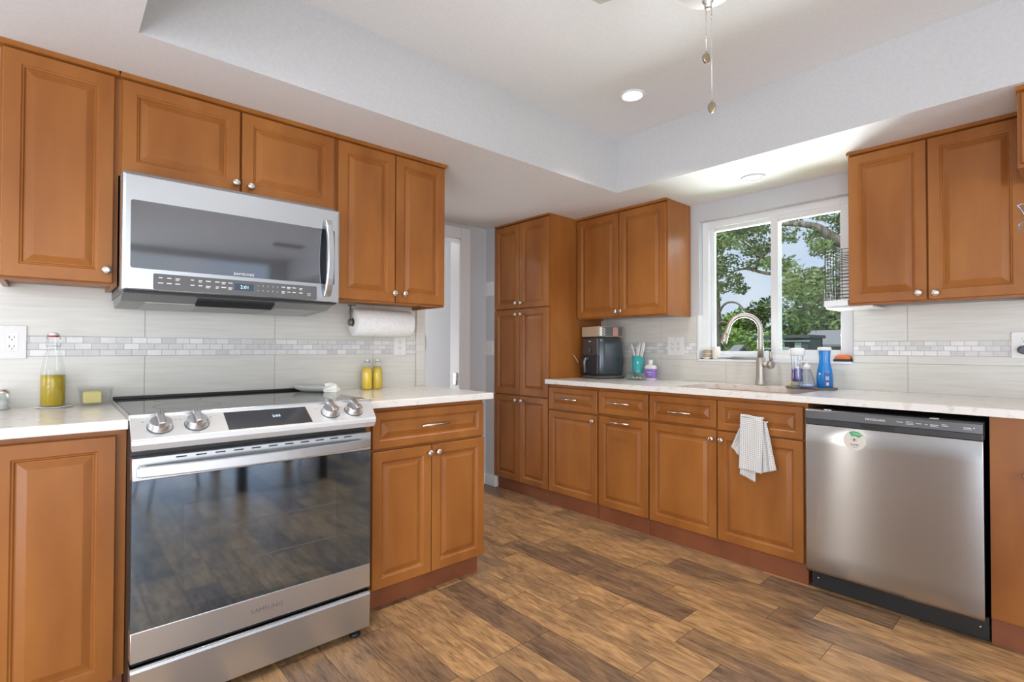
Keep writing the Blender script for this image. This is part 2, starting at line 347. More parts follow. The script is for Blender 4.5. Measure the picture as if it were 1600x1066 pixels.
def backsplash(name, label, M, length, seams, zones, mos, holes=()):
    """M: u along wall, v up, n out. zones: (v0, v1, u0, u1) of large tiles; mos: list of (u0, u1)"""
    b = MB(); cols = []
    def grout(u0, u1, v0, v1): b.box((u0, v0, -.009), (u1, v1, -.0012), M, 1)
    for v0, v1, u0, u1 in zones:
        grout(u0, u1, v0, v1)
        cuts = [u0]+[s for s in seams if u0+.01 < s < u1-.01]+[u1]
        for a, c in zip(cuts, cuts[1:]): b.box((a+.0012, v0+.001, -.008), (c-.0012, v1-.001, 0), M, 0, bev=.0012, seg=1)
    for u0, u1 in mos:
        grout(u0, u1, 1.106, 1.182)
        h = .076/3
        for r_ in range(3):
            u = u0-(.026 if r_ == 1 else 0)
            while u < u1:
                a, c = max(u, u0), min(u+.052, u1)
                if c-a > .006: 
                    n0 = len(b.bm.faces); b.box((a+.0012, 1.106+r_*h+.0012, -.008), (c-.0012, 1.106+(r_+1)*h-.0012, 0), M, 2)
                    t = rnd.choice((.84, .80, .76, .70, .65)); cols.append((n0, n0+6, (t, t*.992, t*.975)))
                u += .052
    o = b.build(name, [TILE, GROUT, MOSAIC]); o['kind'] = 'structure'; o['label'] = label
    at = o.data.attributes.new('tone', 'FLOAT_COLOR', 'FACE')
    for p in o.data.polygons: at.data[p.index].color = (.68, .68, .66, 1)
    for i0, i1, c in cols:
        for i in range(i0, min(i1, len(at.data))): at.data[i].color = (*c, 1)
    return o
ML = MR(-1.6, 0, 0); sm = [s+1.6 for s in (-1.512, -.989, -.466, .057, .58, 1.103)]
backsplash('trim_1', 'pale tile backsplash with mosaic band behind the range', ML, 0, sm, [(ZC-.03, 1.106, 0, 2.976), (1.182, 1.80, 0, 2.976)], [(0, 2.976)])
b = MB(); b.box((1.376, -.012, ZC), (1.437, .008, 1.43), bev=.004); struct(b, 'trim_3', TILE, 'pale bullnose tile strip at the end of the range wall')
MWI = MWN(XW, -.02, 0); ys = lambda y: -.02-y; sw = [ys(y) for y in (-.088, -.576, -1.064, -1.552, -2.04, -2.528, -3.016)]
WL, WR, END = ys(WY0+.012), ys(WY1-.006), 2.98
backsplash('trim_2', 'pale tile backsplash with mosaic band round the sink window', MWI, 0, sw, [(ZC-.03, WZ0-.004, 0, END), (WZ0-.004, 1.106, 0, WL), (WZ0-.004, 1.106, WR, END), (1.182, 1.372, 0, WL), (1.182, 1.372, WR, END)], [(0, WL), (WR, END)])

# ---- sliding window over the sink
b = MB(); FX0, FX1 = 3.165, 3.245
for a, c in (((FX0, WY0-.045, WZ0), (FX1, WY0, WZ1)), ((FX0, WY1, WZ0), (FX1, WY1+.03, WZ1)), ((FX0, WY1+.03, WZ0), (FX1, WY0-.045, WZ0+.03)), ((FX0, WY1+.03, WZ1-.045), (FX1, WY0-.045, WZ1))): b.box(a, c, bev=.003)
win = struct(b, 'window_1', VINYL, 'white vinyl sliding window above the sink')
def sash(y0, y1, z0, z1, x0, x1, w, nm):
    b = MB()
    b.box((x0, y0-w, z0), (x1, y0, z1), bev=.003); b.box((x0, y1, z0), (x1, y1+w, z1), bev=.003); b.box((x0, y1+w, z0), (x1, y0-w, z0+w), bev=.003); b.box((x0, y1+w, z1-w), (x1, y0-w, z1), bev=.003)
    f = b.build(nm, VINYL, win); f['kind'] = 'structure'
    b = MB(); b.box(((x0+x1)/2-.002, y1+w-.004, z0+w-.004), ((x0+x1)/2+.002, y0-w+.004, z1-w+.004)); p = b.build('pane', PANE, f); p['kind'] = 'structure'
sash(WY0-.045, -1.375, WZ0+.03, WZ1-.043, 3.20, 3.23, .026, 'fixed_sash')
sash(-1.330, WY1+.028, WZ0+.022, WZ1-.035, 3.167, 3.197, .045, 'sliding_sash')
b = MB(); b.box((3.10, WY1, WZ0-.013), (3.166, WY0, WZ0+.001), bev=.002); w_ = b.build('window_sill', VINYL, win); w_['kind'] = 'structure'
b = MB(); b.box((3.104, WY0-.004, WZ0), (3.166, WY0+.010, 1.372), bev=.002); w_ = b.build('jamb_trim', VINYL, win); w_['kind'] = 'structure'

# ---- recessed ceiling lights and the fan
def downlight(x, y, z, r, label, on):
    t = thing('recessed_light', label, 'ceiling light', (x, y, z))
    b = MB(); b.lathe([(r, 0), (r, -.004), (r*.93, -.008), (r*.80, -.006), (r*.74, -.001), (r*.74, 0)], (x, y, z), seg=40); b.build('trim_ring', WPAINT, t, t)
    b = MB(); b.lathe([(r*.73, -.0008), (r*.73, -.003), (r*.6, -.004)], (x, y, z), seg=40)
    b.build('lens', mat('lit_lens', (.9, .9, .9), .5, emit=(1, .97, .92), es=4) if on else mat('unlit_lens', (.62, .62, .62), .5), t, t)
downlight(2.042, -1.071, ZT, .068, 'lit round recessed light in the raised tray ceiling', True)
downlight(2.813, -1.372, ZS, .066, 'unlit round recessed light in the low soffit above the sink window', False)
lamp('recessed_light_glow', 'AREA', (2.042, -1.071, ZT-.012), (2.042, -1.071, 0), 5, (1, .95, .88), shape='DISK', size=.1, spread=R(110))
for x, y in ((.45, -1.1), (.45, -3.6), (2.04, -3.6)):
    downlight(x, y, ZT, .068, 'lit round recessed light, %s' % {(.45, -1.1): 'out of view above the range', (.45, -3.6): 'out of view over the dining table', (2.04, -3.6): 'out of view near the refrigerator'}[(x, y)], True)
    lamp('recessed_light_glow', 'AREA', (x, y, ZT-.012), (x, y, 0), 5, (1, .95, .88), shape='DISK', size=.1, spread=R(110))
lamp('passage_top_fill', 'AREA', (1.3, 2.0, 2.38), (1.3, 2.0, 0), 10, (1, .98, .95), shape='DISK', size=.3)  # unseen overhead lamp added to brighten the passage

FXc, FYc = 1.2, -1.925
fan = thing('ceiling_fan', 'ceiling fan with a frosted bowl light and two pull chains', 'ceiling fan', (FXc, FYc, ZT))
c0 = (FXc, FYc, 0)
b = MB(); b.lathe([(.07, ZT), (.075, ZT-.03), (.03, ZT-.05), (.03, ZT-.06), (.10, ZT-.075), (.11, ZT-.13), (.09, ZT-.155), (.05, ZT-.17), (.06, ZT-.2)], c0, seg=32); b.build('motor_housing', NICKEL, fan, fan)
BLADE = mat('pale_fan_blade', (.55, .52, .49), .5)
for k in range(4):
    a = R(48.2+45+90*k); Mk = Matrix.Translation((FXc, FYc, 2.395)) @ Matrix.Rotation(a, 4, 'Z') @ Matrix.Rotation(R(10), 4, 'X')
    b = MB(); b.rings([[(.13, -.04, z), (.36, -.062, z), (.42, -.05, z), (.44, 0, z), (.42, .05, z), (.36, .062, z), (.13, .04, z)] for z in (-.003, .003)], M=Mk); b.build('blade', BLADE, fan, fan)
    b = MB(); b.box((.08, -.012, -.008), (.2, .012, -.003), Mk); b.build('blade_bracket', NICKEL, fan, fan)
b = MB(); b.lathe([(.12, 2.285), (.122, 2.27), (.105, 2.225), (.07, 2.19), (.03, 2.175), (.012, 2.172)], c0, seg=36); b.build('light_bowl', mat('frosted_bowl', (.86, .86, .84), .35), fan, fan)
b = MB(); b.lathe([(.016, 2.178), (.018, 2.17), (.014, 2.163), (.010, 2.158), (.011, 2.15), (.006, 2.145)], c0, seg=16); b.build('finial', NICKEL, fan, fan)
BRASS = mat('antique_brass', (.42, .34, .23), .3, 1)
def chain(x, y, z0, z1, disc):
    b = MB(); b.tube([(x, y, z0), (x, y, z1)], .0012, 6)
    z = z0
    while z > z1: b.lathe([(.0004, z+.0016), (.0019, z), (.0004, z-.0016)], (x, y, 0), seg=6); z -= .0052
    b.lathe([(.001, z0-.078), (.0035, z0-.080), (.0035, z0-.085), (.001, z0-.087)], (x, y, 0), seg=8)
    ch = b.build('pull_chain', NICKEL, fan, fan)
    b = MB(); Mc = Matrix.Translation((x, y, z1-.016)) @ Matrix.Rotation(R(disc), 4, 'Z')
    b.lathe([(.008, -.003), (.0115, -.0035), (.0115, .0035), (.008, .003)], (0, 0, 0), 'X', 18, M=Mc, sq=(1, 1.35)); b.lathe([(.002, .014), (.003, .018), (.0015, .022)], (0, 0, 0), 'Z', 8, M=Mc); b.build('pull_medallion', BRASS, ch, fan)
chain(FXc+.001, FYc+.007, 2.15, 2.018, 70)
chain(FXc+.001, FYc-.010, 2.20, 1.865, 15)

cv = thing('ceiling_vent', 'dark slotted air vent in the ceiling, mirrored in the microwave door', 'vent', (2.05, -5.2, ZT))
b = MB(); b.box((1.83, -5.30, ZT-.008), (2.27, -5.10, ZT-.0005), bev=.002); b.build('frame', WPAINT, cv, cv)
b = MB()
for i in range(9): b.box((1.86, -5.285+i*.02, ZT-.0095), (2.24, -5.285+i*.02+.014, ZT-.0078))
b.build('slats', DGREY, cv, cv)

# ================================================================== CABINETS
def knob(M, u, v, parent, root, n0=.02):
    b = MB(); b.lathe([(.007, n0), (.006, n0+.012), (.0135, n0+.017), (.0155, n0+.022), (.0135, n0+.027), (.006, n0+.0295)], (0, 0, 0), 'Z', 20, M=M @ Matrix.Translation((u, v, 0)))
    return b.build('knob', NICKEL, parent, root)
def pull(M, u0, u1, v, parent, root, n0=.02):
    b = MB(); b.tube([(u0, v, n0+.024), (u1, v, n0+.024)], .0052, 10, M=M)
    for u in (u0+.02, u1-.02): b.tube([(u, v, n0-.004), (u, v, n0+.024)], .004, 8, M=M)
    return b.build('bar_pull', NICKEL, parent, root)
def cabinet(name, label, M, w, z0, z1, depth, fronts, toe=0, toe_n=-.012, toe_u1=None, crown=True, loc=None, group=None):
    """M: frame whose n=0 is the face frame; fronts: (kind, u0, u1, v0, v1, hardware...)"""
    t = thing(name, label, 'cabinet', loc or tuple(M @ Vector((w/2, z0 if not toe else 0, -depth/2))), group)
    zb = z0 if not toe else toe
    b = MB()
    if toe: b.box((0, zb, -depth), (w, z1, 0), M)
    else:   # wall cabinet: sides and rail hang a little below the recessed bottom
        b.box((0, zb+.016, -depth), (w, z1, 0), M)
        b.box((0, zb, -depth), (.016, zb+.016, 0), M); b.box((w-.016, zb, -depth), (w, zb+.016, 0), M); b.box((.016, zb, -.018), (w-.016, zb+.016, 0), M)
    b.build('carcass', WOOD, t, t)
    if toe:
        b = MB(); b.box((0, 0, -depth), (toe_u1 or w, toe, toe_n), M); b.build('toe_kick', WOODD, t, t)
    elif crown:
        b = MB(); b.prism([(-.012, z1-.022), (.022, z1-.016), (.027, z1-.010), (.027, z1-.001), (-.012, z1-.001)], -.002, w+.002, 'X', M=M @ Matrix(((1, 0, 0, 0), (0, 0, 1, 0), (0, 1, 0, 0), (0, 0, 0, 1)))); b.build('top_moulding', WOOD, t, t)
    for f in fronts:
        kind, u0, u1, v0, v1 = f[:5]
        Md = M @ Matrix.Translation((u0, v0, 0))
        b = MB(); b.panel(u1-u0, v1-v0, Md, fw=.043 if kind == 'door' else .034)
        p = b.build('door' if kind in('door', 'pullout') else 'drawer', WOOD, t, t)
        for hw in f[5:]:
            if hw[0] == 'k': knob(M, hw[1], hw[2], p, t)
            else: pull(M, hw[1], hw[2], hw[3], p, t)
    return t
FU = -.3067   # face frame of the wall cabinets on the range wall
def U(x0): return MR(x0, FU, 0)
# tall wall cabinet at the left edge
m = U(-.372); cabinet('wall_cabinet', 'tall single-door wooden wall cabinet left of the microwave', m, .310, 1.363, ZS, .305, [('door', .008, .296, 1.372, 2.122, ('k', .278, 1.416))])
m = U(-.062); cabinet('wall_cabinet', 'short two-door wooden wall cabinet directly above the microwave', m, .812, 1.77, ZS, .305,
    [('door', .008, .399, 1.783, 2.122, ('k', .382, 1.818)), ('door', .407, .800, 1.783, 2.122, ('k', .438, 1.814))])
m = U(.75); cabinet('wall_cabinet', 'two-door wooden wall cabinet above the paper towel roll', m, .617, 1.363, ZS, .305,
    [('door', .009, .307, 1.373, 2.122, ('k', .297, 1.417)), ('door', .313, .609, 1.373, 2.122, ('k', .356, 1.418))])
FB = -.6057
m = MR(-.42, FB, 0); cabinet('base_cabinet', 'wooden base cabinet with one raised-panel door left of the range', m, .366, 0, .882, .598, [('door', .057, .339, .10, .862)], toe=.10, toe_n=-.05)
m = MR(.737, FB, 0); cabinet('base_cabinet', 'wooden base cabinet with wide drawer and two doors right of the range', m, .666, 0, .882, .598,
    [('drawer', .052, .660, .702, .862, ('p', .284, .435, .786)), ('door', .052, .350, .10, .690, ('k', .332, .655)), ('door', .355, .664, .10, .690, ('k', .378, .655))], toe=.10, toe_n=-.032, toe_u1=.661)
# window side: pantry, wall cabinets, base run
FW = 2.501
def V(y0, x=FW): return MWN(x, y0, 0)
m = V(.598, 2.506)
pw = .6214
cabinet('pantry_cabinet', 'floor-to-soffit wooden pantry cabinet with six doors in three tiers', m, pw, 0, ZS, .598,
    [('door', .003, .299, .095, .765, ('k', .280, .731)), ('door', .305, .614, .095, .765, ('k', .346, .731)),
     ('door', .003, .299, .775, 1.446, ('k', .278, 1.405)), ('door', .305, .614, .775, 1.446, ('k', .337, 1.405)),
     ('door', .003, .299, 1.455, 2.122, ('k', .278, 1.496)), ('door', .305, .614, 1.455, 2.122, ('k', .337, 1.494))], toe=.09, toe_n=-.006)
b = MB(); b.prism([(-.02, ZS-.018), (.022, ZS-.013), (.024, ZS-.001), (-.02, ZS-.001)], -.001, pw+.001, 'X', M=m @ Matrix(((1, 0, 0, 0), (0, 0, 1, 0), (0, 1, 0, 0), (0, 0, 0, 1))))
pt = [o for o in COL.objects if o.name.startswith('pantry_cabinet')][0]; b.build('top_moulding', WOOD, pt, pt)
FUW = 2.8123
m = MWN(FUW, -.0252, 0); cabinet('wall_cabinet', 'two-door wooden wall cabinet between the pantry and the window', m, .788, 1.363, ZS, .294,
    [('door', .010, .398, 1.373, 2.122, ('k', .384, 1.406)), ('door', .405, .780, 1.373, 2.122, ('k', .427, 1.408))])
m = MWN(FUW, -1.8537, 0); cabinet('wall_cabinet', 'two-door wooden wall cabinet right of the window above the dishwasher', m, .652, 1.363, ZS, .294,
    [('door', .006, .318, 1.373, 2.122, ('k', .290, 1.405)), ('door', .324, .650, 1.373, 2.122, ('k', .352, 1.400))])
m = MWN(2.52, -2.4935, 0); cabinet('wall_cabinet', 'deep wooden cabinet cut off at the right edge, above the refrigerator space', m, .90, 1.835, 2.145, .586,
    [('door', .012, .44, 1.85, 2.118), ('door', .446, .89, 1.85, 2.118)])
def base(y0, y1, label, fronts, **k): return cabinet('base_cabinet', label, V(y0), y0-y1, 0, .882, .598, fronts, toe=.10, toe_n=.0066, **k)
base(-.0258, -.4845, 'narrow wooden base cabinet beside the pantry, bar pull on drawer and knob on door',
     [('drawer', .006, .453, .700, .857, ('p', .152, .294, .780)), ('door', .006, .453, .10, .688, ('k', .428, .650))])
base(-.4895, -.8785, 'wooden base cabinet with bar pulls on both its drawer and its pull-out door',
     [('drawer', .004, .384, .708, .858, ('p', .114, .264, .786)), ('door', .004, .384, .10, .690, ('p', .114, .264, .662))])
base(-.8805, -1.7612, 'wide wooden sink base cabinet with two false drawers over two doors',
     [('drawer', .004, .427, .706, .858, ('p', .146, .287, .770)), ('drawer', .433, .865, .698, .858, ('p', .574, .713, .770)),
      ('door', .004, .427, .10, .692, ('k', .406, .645)), ('door', .433, .865, .10, .690, ('k', .461, .645))])
m = V(-2.409, 2.487); t = cabinet('base_cabinet', 'plain wooden end cabinet panel right of the dishwasher', m, .42, 0, .882, .61, [], toe=.10, toe_n=-.008)
knob(m, .107, .668, [c for c in t.children if c.name.startswith('carcass')][0], t, 0)

# ================================================================== COUNTERTOPS, SINK, FAUCET
b = MB(); b.box((-.46, -.653, .8825), (-.053, -.002, ZC), bev=.003); single(b, 'countertop', QUARTZ, 'white quartz countertop left of the range under the oil bottle', 'countertop', (-.25, -.33, .8825))
b = MB(); b.box((.737, -.653, .8825), (1.439, -.002, ZC), bev=.003); single(b, 'countertop', QUARTZ, 'white quartz countertop right of the range under two yellow bottles', 'countertop', (1.09, -.33, .8825))
SX0, SX1, SY0, SY1 = 2.53, 2.965, -1.01, -1.70
def rrect(x0, x1, y0, y1, r, n=6):
    p = []
    for cx, cy, a0 in ((x1-r, y1-r, 0), (x0+r, y1-r, 90), (x0+r, y0+r, 180), (x1-r, y0+r, 270)):
        for i in range(n+1): a = R(a0+90*i/n); p.append((cx+r*math.cos(a), cy+r*math.sin(a)))
    return p
def slab_with_hole(b, x0, x1, y0, y1, hole, z0, z1):
    """flat slab with a rounded hole, the outer loop matched to the hole loop"""
    n = len(hole); cx = sum(p[0] for p in hole)/n; cy = sum(p[1] for p in hole)/n
    out = []
    k = n//4
    corners = [(x1, y1), (x0, y1), (x0, y0), (x1, y0)]
    for i, p in enumerate(hole):
        c = corners[i//k]; j = i % k; f = j/(k-1)
        # quarter i//k goes from one side to the next through the corner
        sx_ = (c[0], p[1]) if (i//k) % 2 == 0 else (p[0], c[1]); ex_ = (p[0], c[1]) if (i//k) % 2 == 0 else (c[0], p[1])
        out.append(c if j == k//2 else (sx_ if j < k//2 else ex_))
    b.rings([[(x, y, z1) for x, y in hole], [(x, y, z1) for x, y in out], [(x, y, z0) for x, y in out], [(x, y, z0) for x, y in hole], [(x, y, z1) for x, y in hole]], 0, False, False)
hole = rrect(SX0, SX1, SY1, SY0, .06)
b = MB(); slab_with_hole(b, 2.448, 3.105, -2.86, -.0255, hole, .8825, ZC); bmesh.ops.remove_doubles(b.bm, verts=b.bm.verts, dist=1e-5)
single(b, 'countertop', QUARTZ, 'long white quartz countertop under the window with the sink cut-out', 'countertop', (2.78, -1.44, .8825))
b = MB(); h2 = rrect(SX0-.006, SX1+.006, SY1-.006, SY0+.006, .065); h3 = rrect(SX0+.02, SX1-.02, SY1+.02, SY0-.02, .05)
b.rings([[(x, y, z) for x, y in h] for h, z in ((rrect(SX0-.025, SX1+.025, SY1-.025, SY0+.025, .07), .8815), (h2, .8815), (h2, .86), (h3, .70), (rrect(SX0+.2, SX1-.2, SY1+.3, SY0-.3, .01), .692))], 0, False, True, smooth=False)
sink = single(b, 'sink', mat('satin_sink', (.68, .67, .63), .40, .45), 'undermount sink basin let into the window countertop', 'sink', (2.75, -1.355, .692))
# faucet
fx, fy = 3.045, -1.315
fa = thing('faucet', 'tall brushed-nickel gooseneck faucet behind the sink', 'faucet', (fx, fy, ZC))
b = MB(); b.lathe([(.032, ZC), (.031, ZC+.012), (.0255, ZC+.06), (.0245, ZC+.10), (.0245, ZC+.165), (.019, ZC+.172), (.0, ZC+.172)], (fx, fy, 0), seg=28); b.build('body', FNICK, fa, fa)
dx, dy = -.447, .894
pts = [(0, ZC+.165), (0, ZC+.25), (0, ZC+.32)]
for i in range(1, 15): a = PI*i/16; pts.append((.092-.092*math.cos(a), ZC+.345+.092*math.sin(a)))
pts += [(.195, ZC+.325), (.212, ZC+.272)]
b = MB(); b.tube([(fx+dx*s, fy+dy*s, z) for s, z in pts], [.0185, .0165, .0145]+[.0145]*14+[.0155, .0185], 14)
nk = b.build('spout', FNICK, fa, fa)
b = MB(); b.tube([(fx+dx*s, fy+dy*s, z) for s, z in ((.195, ZC+.325), (.212, ZC+.272), (.216, ZC+.262))], [.0165, .0205, .017], 14); b.build('spray_head', FNICK, fa, fa)
b = MB(); b.tube([(fx, fy, ZC+.128), (fx-.01, fy-.052, ZC+.128)], .0165, 16); b.tube([(fx-.01, fy-.052, ZC+.128), (fx-.014, fy-.078, ZC+.128)], [.0225, .0225], 18)
b.tube([(fx-.012, fy-.066, ZC+.145), (fx-.012, fy-.067, ZC+.21)], [.0095, .0105], 12); b.build('lever', FNICK, fa, fa)

# ================================================================== RANGE
rg = thing('range', 'stainless steel slide-in electric range with black glass cooktop', 'range', (.335, -.36, 0))
X0, X1, YF = -.052, .7226, -.745
b = MB(); b.box((X0, -.70, .05), (X1, -.02, .88)); b.build('body', mat('black_enamel_side', (.02, .02, .02), .35), rg, rg)
b = MB(); b.box((-.05, -.655, .9145), (.757, -.014, .9275), bev=.003); ck = b.build('cooktop', CTOP, rg, rg)
b = MB(); b.box((-.052, -.665, .911), (.760, -.653, .9285), bev=.002); b.box((-.054, -.665, .911), (-.0495, -.014, .926)); b.box((.7565, -.665, .911), (.761, -.014, .926)); b.build('steel_edge', STEEL, ck, rg)
b = MB(); b.box((-.05, -.03, .927), (.757, -.012, .938), bev=.002); b.build('rear_rail', BLACK, ck, rg)
ring = mat('burner_ring_print', (.10, .10, .105), .2)
for x, y, r_ in ((.14, -.45, .105), (.56, -.47, .12), (.15, -.19, .08), (.55, -.18, .085)):
    b = MB(); b.rings([[(x+rr*math.cos(2*PI*i/48), y+rr*math.sin(2*PI*i/48), .9278) for i in range(48)] for rr in (r_, r_+.002)], 0, False, False); b.build('burner_ring', ring, ck, rg)
# slanted control panel: frame with u across, v up the slope, n out
PA, PB = Vector((0, -.757, .862)), Vector((0, -.660, .921))
vd = (PB-PA).normalized(); nd = Vector((1, 0, 0)).cross(vd)
MP = Matrix(((1, 0, 0, 0), (0, vd.y, nd.y, PA.y), (0, vd.z, nd.z, PA.z), (0, 0, 0, 1))); PH = (PB-PA).length
b = MB()
def psec(xl0, xl1, y, z): return (xl0, y, z), (xl1, y, z)
prof = [(-.660, .9215, -.052, .760), (-.7575, .8625, -.055, .737), (-.7605, .857, -.055, .736), (-.7605, .845, -.055, .736), (-.750, .826, -.053, .733), (-.68, .826, -.05, .735), (-.655, .88, -.05, .757)]
b.rings([[(p[2], p[0], p[1]) for p in prof], [(p[3], p[0], p[1]) for p in prof]]); cp = b.build('control_panel', CPANEL, rg, rg, bevel=.0015)
b = MB(); b.box((.208, .006, .0002), (.487, PH-.012, .0015), MP, bev=.0006, seg=1); dp = b.build('display_panel', PANELD, cp, rg)
text('2:03', .017, MP @ Matrix.Translation((.372, PH*.52, .0016)), 'clock_digits', LCD, dp, rg)
for ux in (.022, .122, .568, .662):
    Mk = MP @ Matrix.Translation((ux, PH*.46, 0))
    b = MB(); b.lathe([(.034, 0), (.034, .006), (.031, .010), (.0305, .022), (.028, .025)], (0, 0, 0), 'Z', 32, M=Mk); b.box((-.0095, -.034, .020), (.0095, .034, .043), Mk, bev=.003)
    k = b.build('control_knob', STEEL, cp, rg)
    b = MB(); b.lathe([(.0355, 0), (.0355, .003), (.034, .004)], (0, 0, 0), 'Z', 32, M=Mk); b.build('knob_skirt', DGREY, k, rg)
    b = MB(); b.box((-.0008, .012, .0431), (.0008, .031, .0434), Mk); b.build('knob_mark', INKD, k, rg)
    for i in range(2): b = MB(); b.lathe([(.0022, .0001), (.0022, .0006)], (0, 0, 0), 'Z', 10, M=MP @ Matrix.Translation((ux+(-.043 if i else .045), PH*.62+.012, 0))); b.build('panel_print', INKG, cp, rg)
# door
MD = MR(0, YF, 0)
b = MB(); b.box((X0, .733, -.045), (X1, .804, 0), MD, bev=.003); b.box((X0, .187, -.045), (X1, .280, 0), MD, bev=.003); b.box((X0+.004, .28, -.045), (X1-.004, .733, -.004), MD)
dr = b.build('oven_door', STEEL, rg, rg)
b = MB(); b.box((X0+.001, .2795, -.004), (X1-.001, .7335, -.0004), MD); gl = b.build('door_glass', DGLASS, dr, rg)
b = MB(); b.box((.083, .315, -.0006), (.58, .640, .0001), MD); iw = b.build('oven_window', OGLASS, gl, rg)
for z in (.42, .548): b = MB(); b.box((.084, z, 0), (.579, z+.003, .0003), MD); b.build('rack_line', mat('rack_seen_in_window', (.10, .10, .10), .2), iw, rg)
b = MB()
hp = [(-.036+.742*i/16, .7645, .020+.030*math.sin(PI*i/16)**.8) for i in range(17)]
b.rings([[(u, v-.0165, n-.006), (u, v+.0165, n-.006), (u, v+.0165, n+.006), (u, v-.0165, n+.006)] for u, v, n in hp], M=MD, smooth=False)
for u in (-.030, .692): b.box((u-.012, .750, -.004), (u+.012, .779, .026), MD)
b.build('handle', STEEL, dr, rg, bevel=.003)
b = MB()
for i in range(11): u = .06+i*.055; b.box((u, .793, .0001), (u+.03, .797, .0008), MD)
b.build('vent_slots', BLACK, dr, rg)
text('SAMSUNG', .020, MD @ Matrix.Translation((.335, .232, .0002)), 'brand_lettering', mat('engraved_grey', (.30, .30, .29), .4, 1), dr, rg, sx=1.15)
b = MB(); b.rings([[(X0, .030, n), (X1-.003, .030, n), (X1-.003, .1755, n), (X0, .1755, n)] for n in (-.04, .0)], M=MD); b.rings([[(X0, .030, 0), (X1-.003, .030, 0), (X1-.003, .173, 0), (X0, .173, 0)], [(X0+.001, .032, .003), (X1-.004, .032, .003), (X1-.004, .160, .006), (X0+.001, .160, .006)]], M=MD)
b.box((X0, .171, -.04), (X1-.003, .1755, .008), MD, bev=.001); b.build('storage_drawer', STEEL, rg, rg)
b = MB(); b.box((X0+.004, .1755, -.05), (X1-.006, .187, -.012), MD); b.build('shadow_gap_trim', BLACK, rg, rg)
for x in (.005, .672):
    for y in (-.715, -.08):
        b = MB(); b.lathe([(.022, 0), (.022, .008), (.014, .012), (.008, .02), (.008, .055)], (x, y, 0), seg=16); b.build('levelling_foot', BLACK, rg, rg)

# ================================================================== MICROWAVE
mw = thing('microwave', 'stainless over-the-range microwave with mirrored door glass', 'microwave', (.33, -.22, 1.32))
A0, A1, MY, Z0, Z1 = -.0625, .7155, -.45, 1.340, 1.751
b = MB(); b.box((A0+.006, MY+.05, Z0-.008), (A1-.006, -.002, 1.768)); b.build('case', mat('grey_case_metal', (.20, .20, .205), .4, .6), mw, mw)
MM = MR(0, MY, 0)
b = MB(); b.rings([[(A0+i, Z0+i*.6, n), (A1-i, Z0+i*.6, n), (A1-i, Z1-i*.6, n), (A0+i, Z1-i*.6, n)] for i, n in ((0, -.055), (0, -.012), (.004, -.004), (.012, 0))], M=MM, smooth=False); md = b.build('door', STEEL, mw, mw)
b = MB(); r_ = rrect(A0+.026, .690, 1.4185, 1.6575, .008, 4); b.rings([[(u, v, n) for u, v in r_] for n in (-.002, .0012)], M=MM); b.build('door_glass', MGLASS, md, mw)
b = MB(); r_ = rrect(.030, .612, 1.3475, 1.4045, .005, 4); b.rings([[(u, v, n) for u, v in r_] for n in (-.002, .0012)], M=MM); kp = b.build('keypad', PANEL, md, mw)
b = MB(); b.box((.292, 1.365, .0012), (.360, 1.391, .0018), MM); ds = b.build('display', mat('blue_grey_display', (.05, .075, .11), .15), kp, mw)
text('2:01', .019, MM @ Matrix.Translation((.328, 1.3775, .0019)), 'clock_digits', LCD, ds, mw)
text('SAMSUNG', .0135, MM @ Matrix.Translation((.325, 1.4285, .0013)), 'brand_lettering', INK, md, mw, sx=1.2)
b = MB(); rn = random.Random(3)
for row in (0, 1):
    for u in (.052, .078, .104, .150, .176, .202, .232, .254, .277, .474, .496, .517, .545):
        w_ = rn.uniform(.010, .017); b.box((u-w_/2, 1.389-row*.019, .0012), (u+w_/2, 1.3925-row*.019, .0016), MM)
        if rn.random() < .4: b.box((u-w_/2, 1.384-row*.019, .0012), (u+w_*.3, 1.3865-row*.019, .0016), MM)
b.build('key_print', INK, kp, mw)
for i, ch in enumerate('1234567890'): text(ch, .0085, MM @ Matrix.Translation((.377+(i % 5)*.0185, 1.3885-.0195*(i//5), .0013)), 'key_digit', INK, kp, mw)
b = MB(); b.rings([[(.573, 1.3625, .0012), (.585, 1.3625, .0012), (.585, 1.373, .0012), (.573, 1.373, .0012)], [(.5745, 1.364, .0016), (.5835, 1.364, .0016), (.5835, 1.3715, .0016), (.5745, 1.3715, .0016)]], 0, False, False, M=MM); b.build('start_key', INK, kp, mw)
b = MB(); hp = [(.655, 1.365+.332*i/14, .012+.036*math.sin(PI*i/14)**.7) for i in range(15)]
b.rings([[(u-.016, v, n-.006), (u+.016, v, n-.006), (u+.013, v, n+.006), (u-.013, v, n+.006)] for u, v, n in hp], M=MM)
for v in (1.38, 1.682): b.box((.647, v-.012, -.002), (.663, v+.012, .02), MM)
b.build('handle', STEEL, md, mw, bevel=.003)
b = MB(); b.box((A0+.012, MY+.012, Z0-.006), (A1-.012, MY+.055, Z0+.004)); b.build('lower_lip', BLACK, mw, mw)
GMET = mat('grey_filter_metal', (.36, .37, .37), .45, .5)
b = MB()
b.prism([(-.39, 1.332), (-.33, 1.310), (-.06, 1.296), (-.03, 1.332)], A0+.01, A1-.01, 'X'); b.build('vent_base', GMET, mw, mw)
for u0, u1 in ((.02, .20), (.48, .66)):
    b = MB(); b.prism([(-.325, 1.3095), (-.325, 1.3075), (-.07, 1.2945), (-.07, 1.2965)], u0, u1, 'X'); b.build('grease_filter', mat('steel_mesh_filter', (.5, .5, .49), .5, .8), mw, mw)
b = MB(); b.prism([(-.385, 1.3305), (-.385, 1.322), (-.336, 1.302), (-.33, 1.312)], .18, .46, 'X'); b.build('light_lens', BLACK, mw, mw)

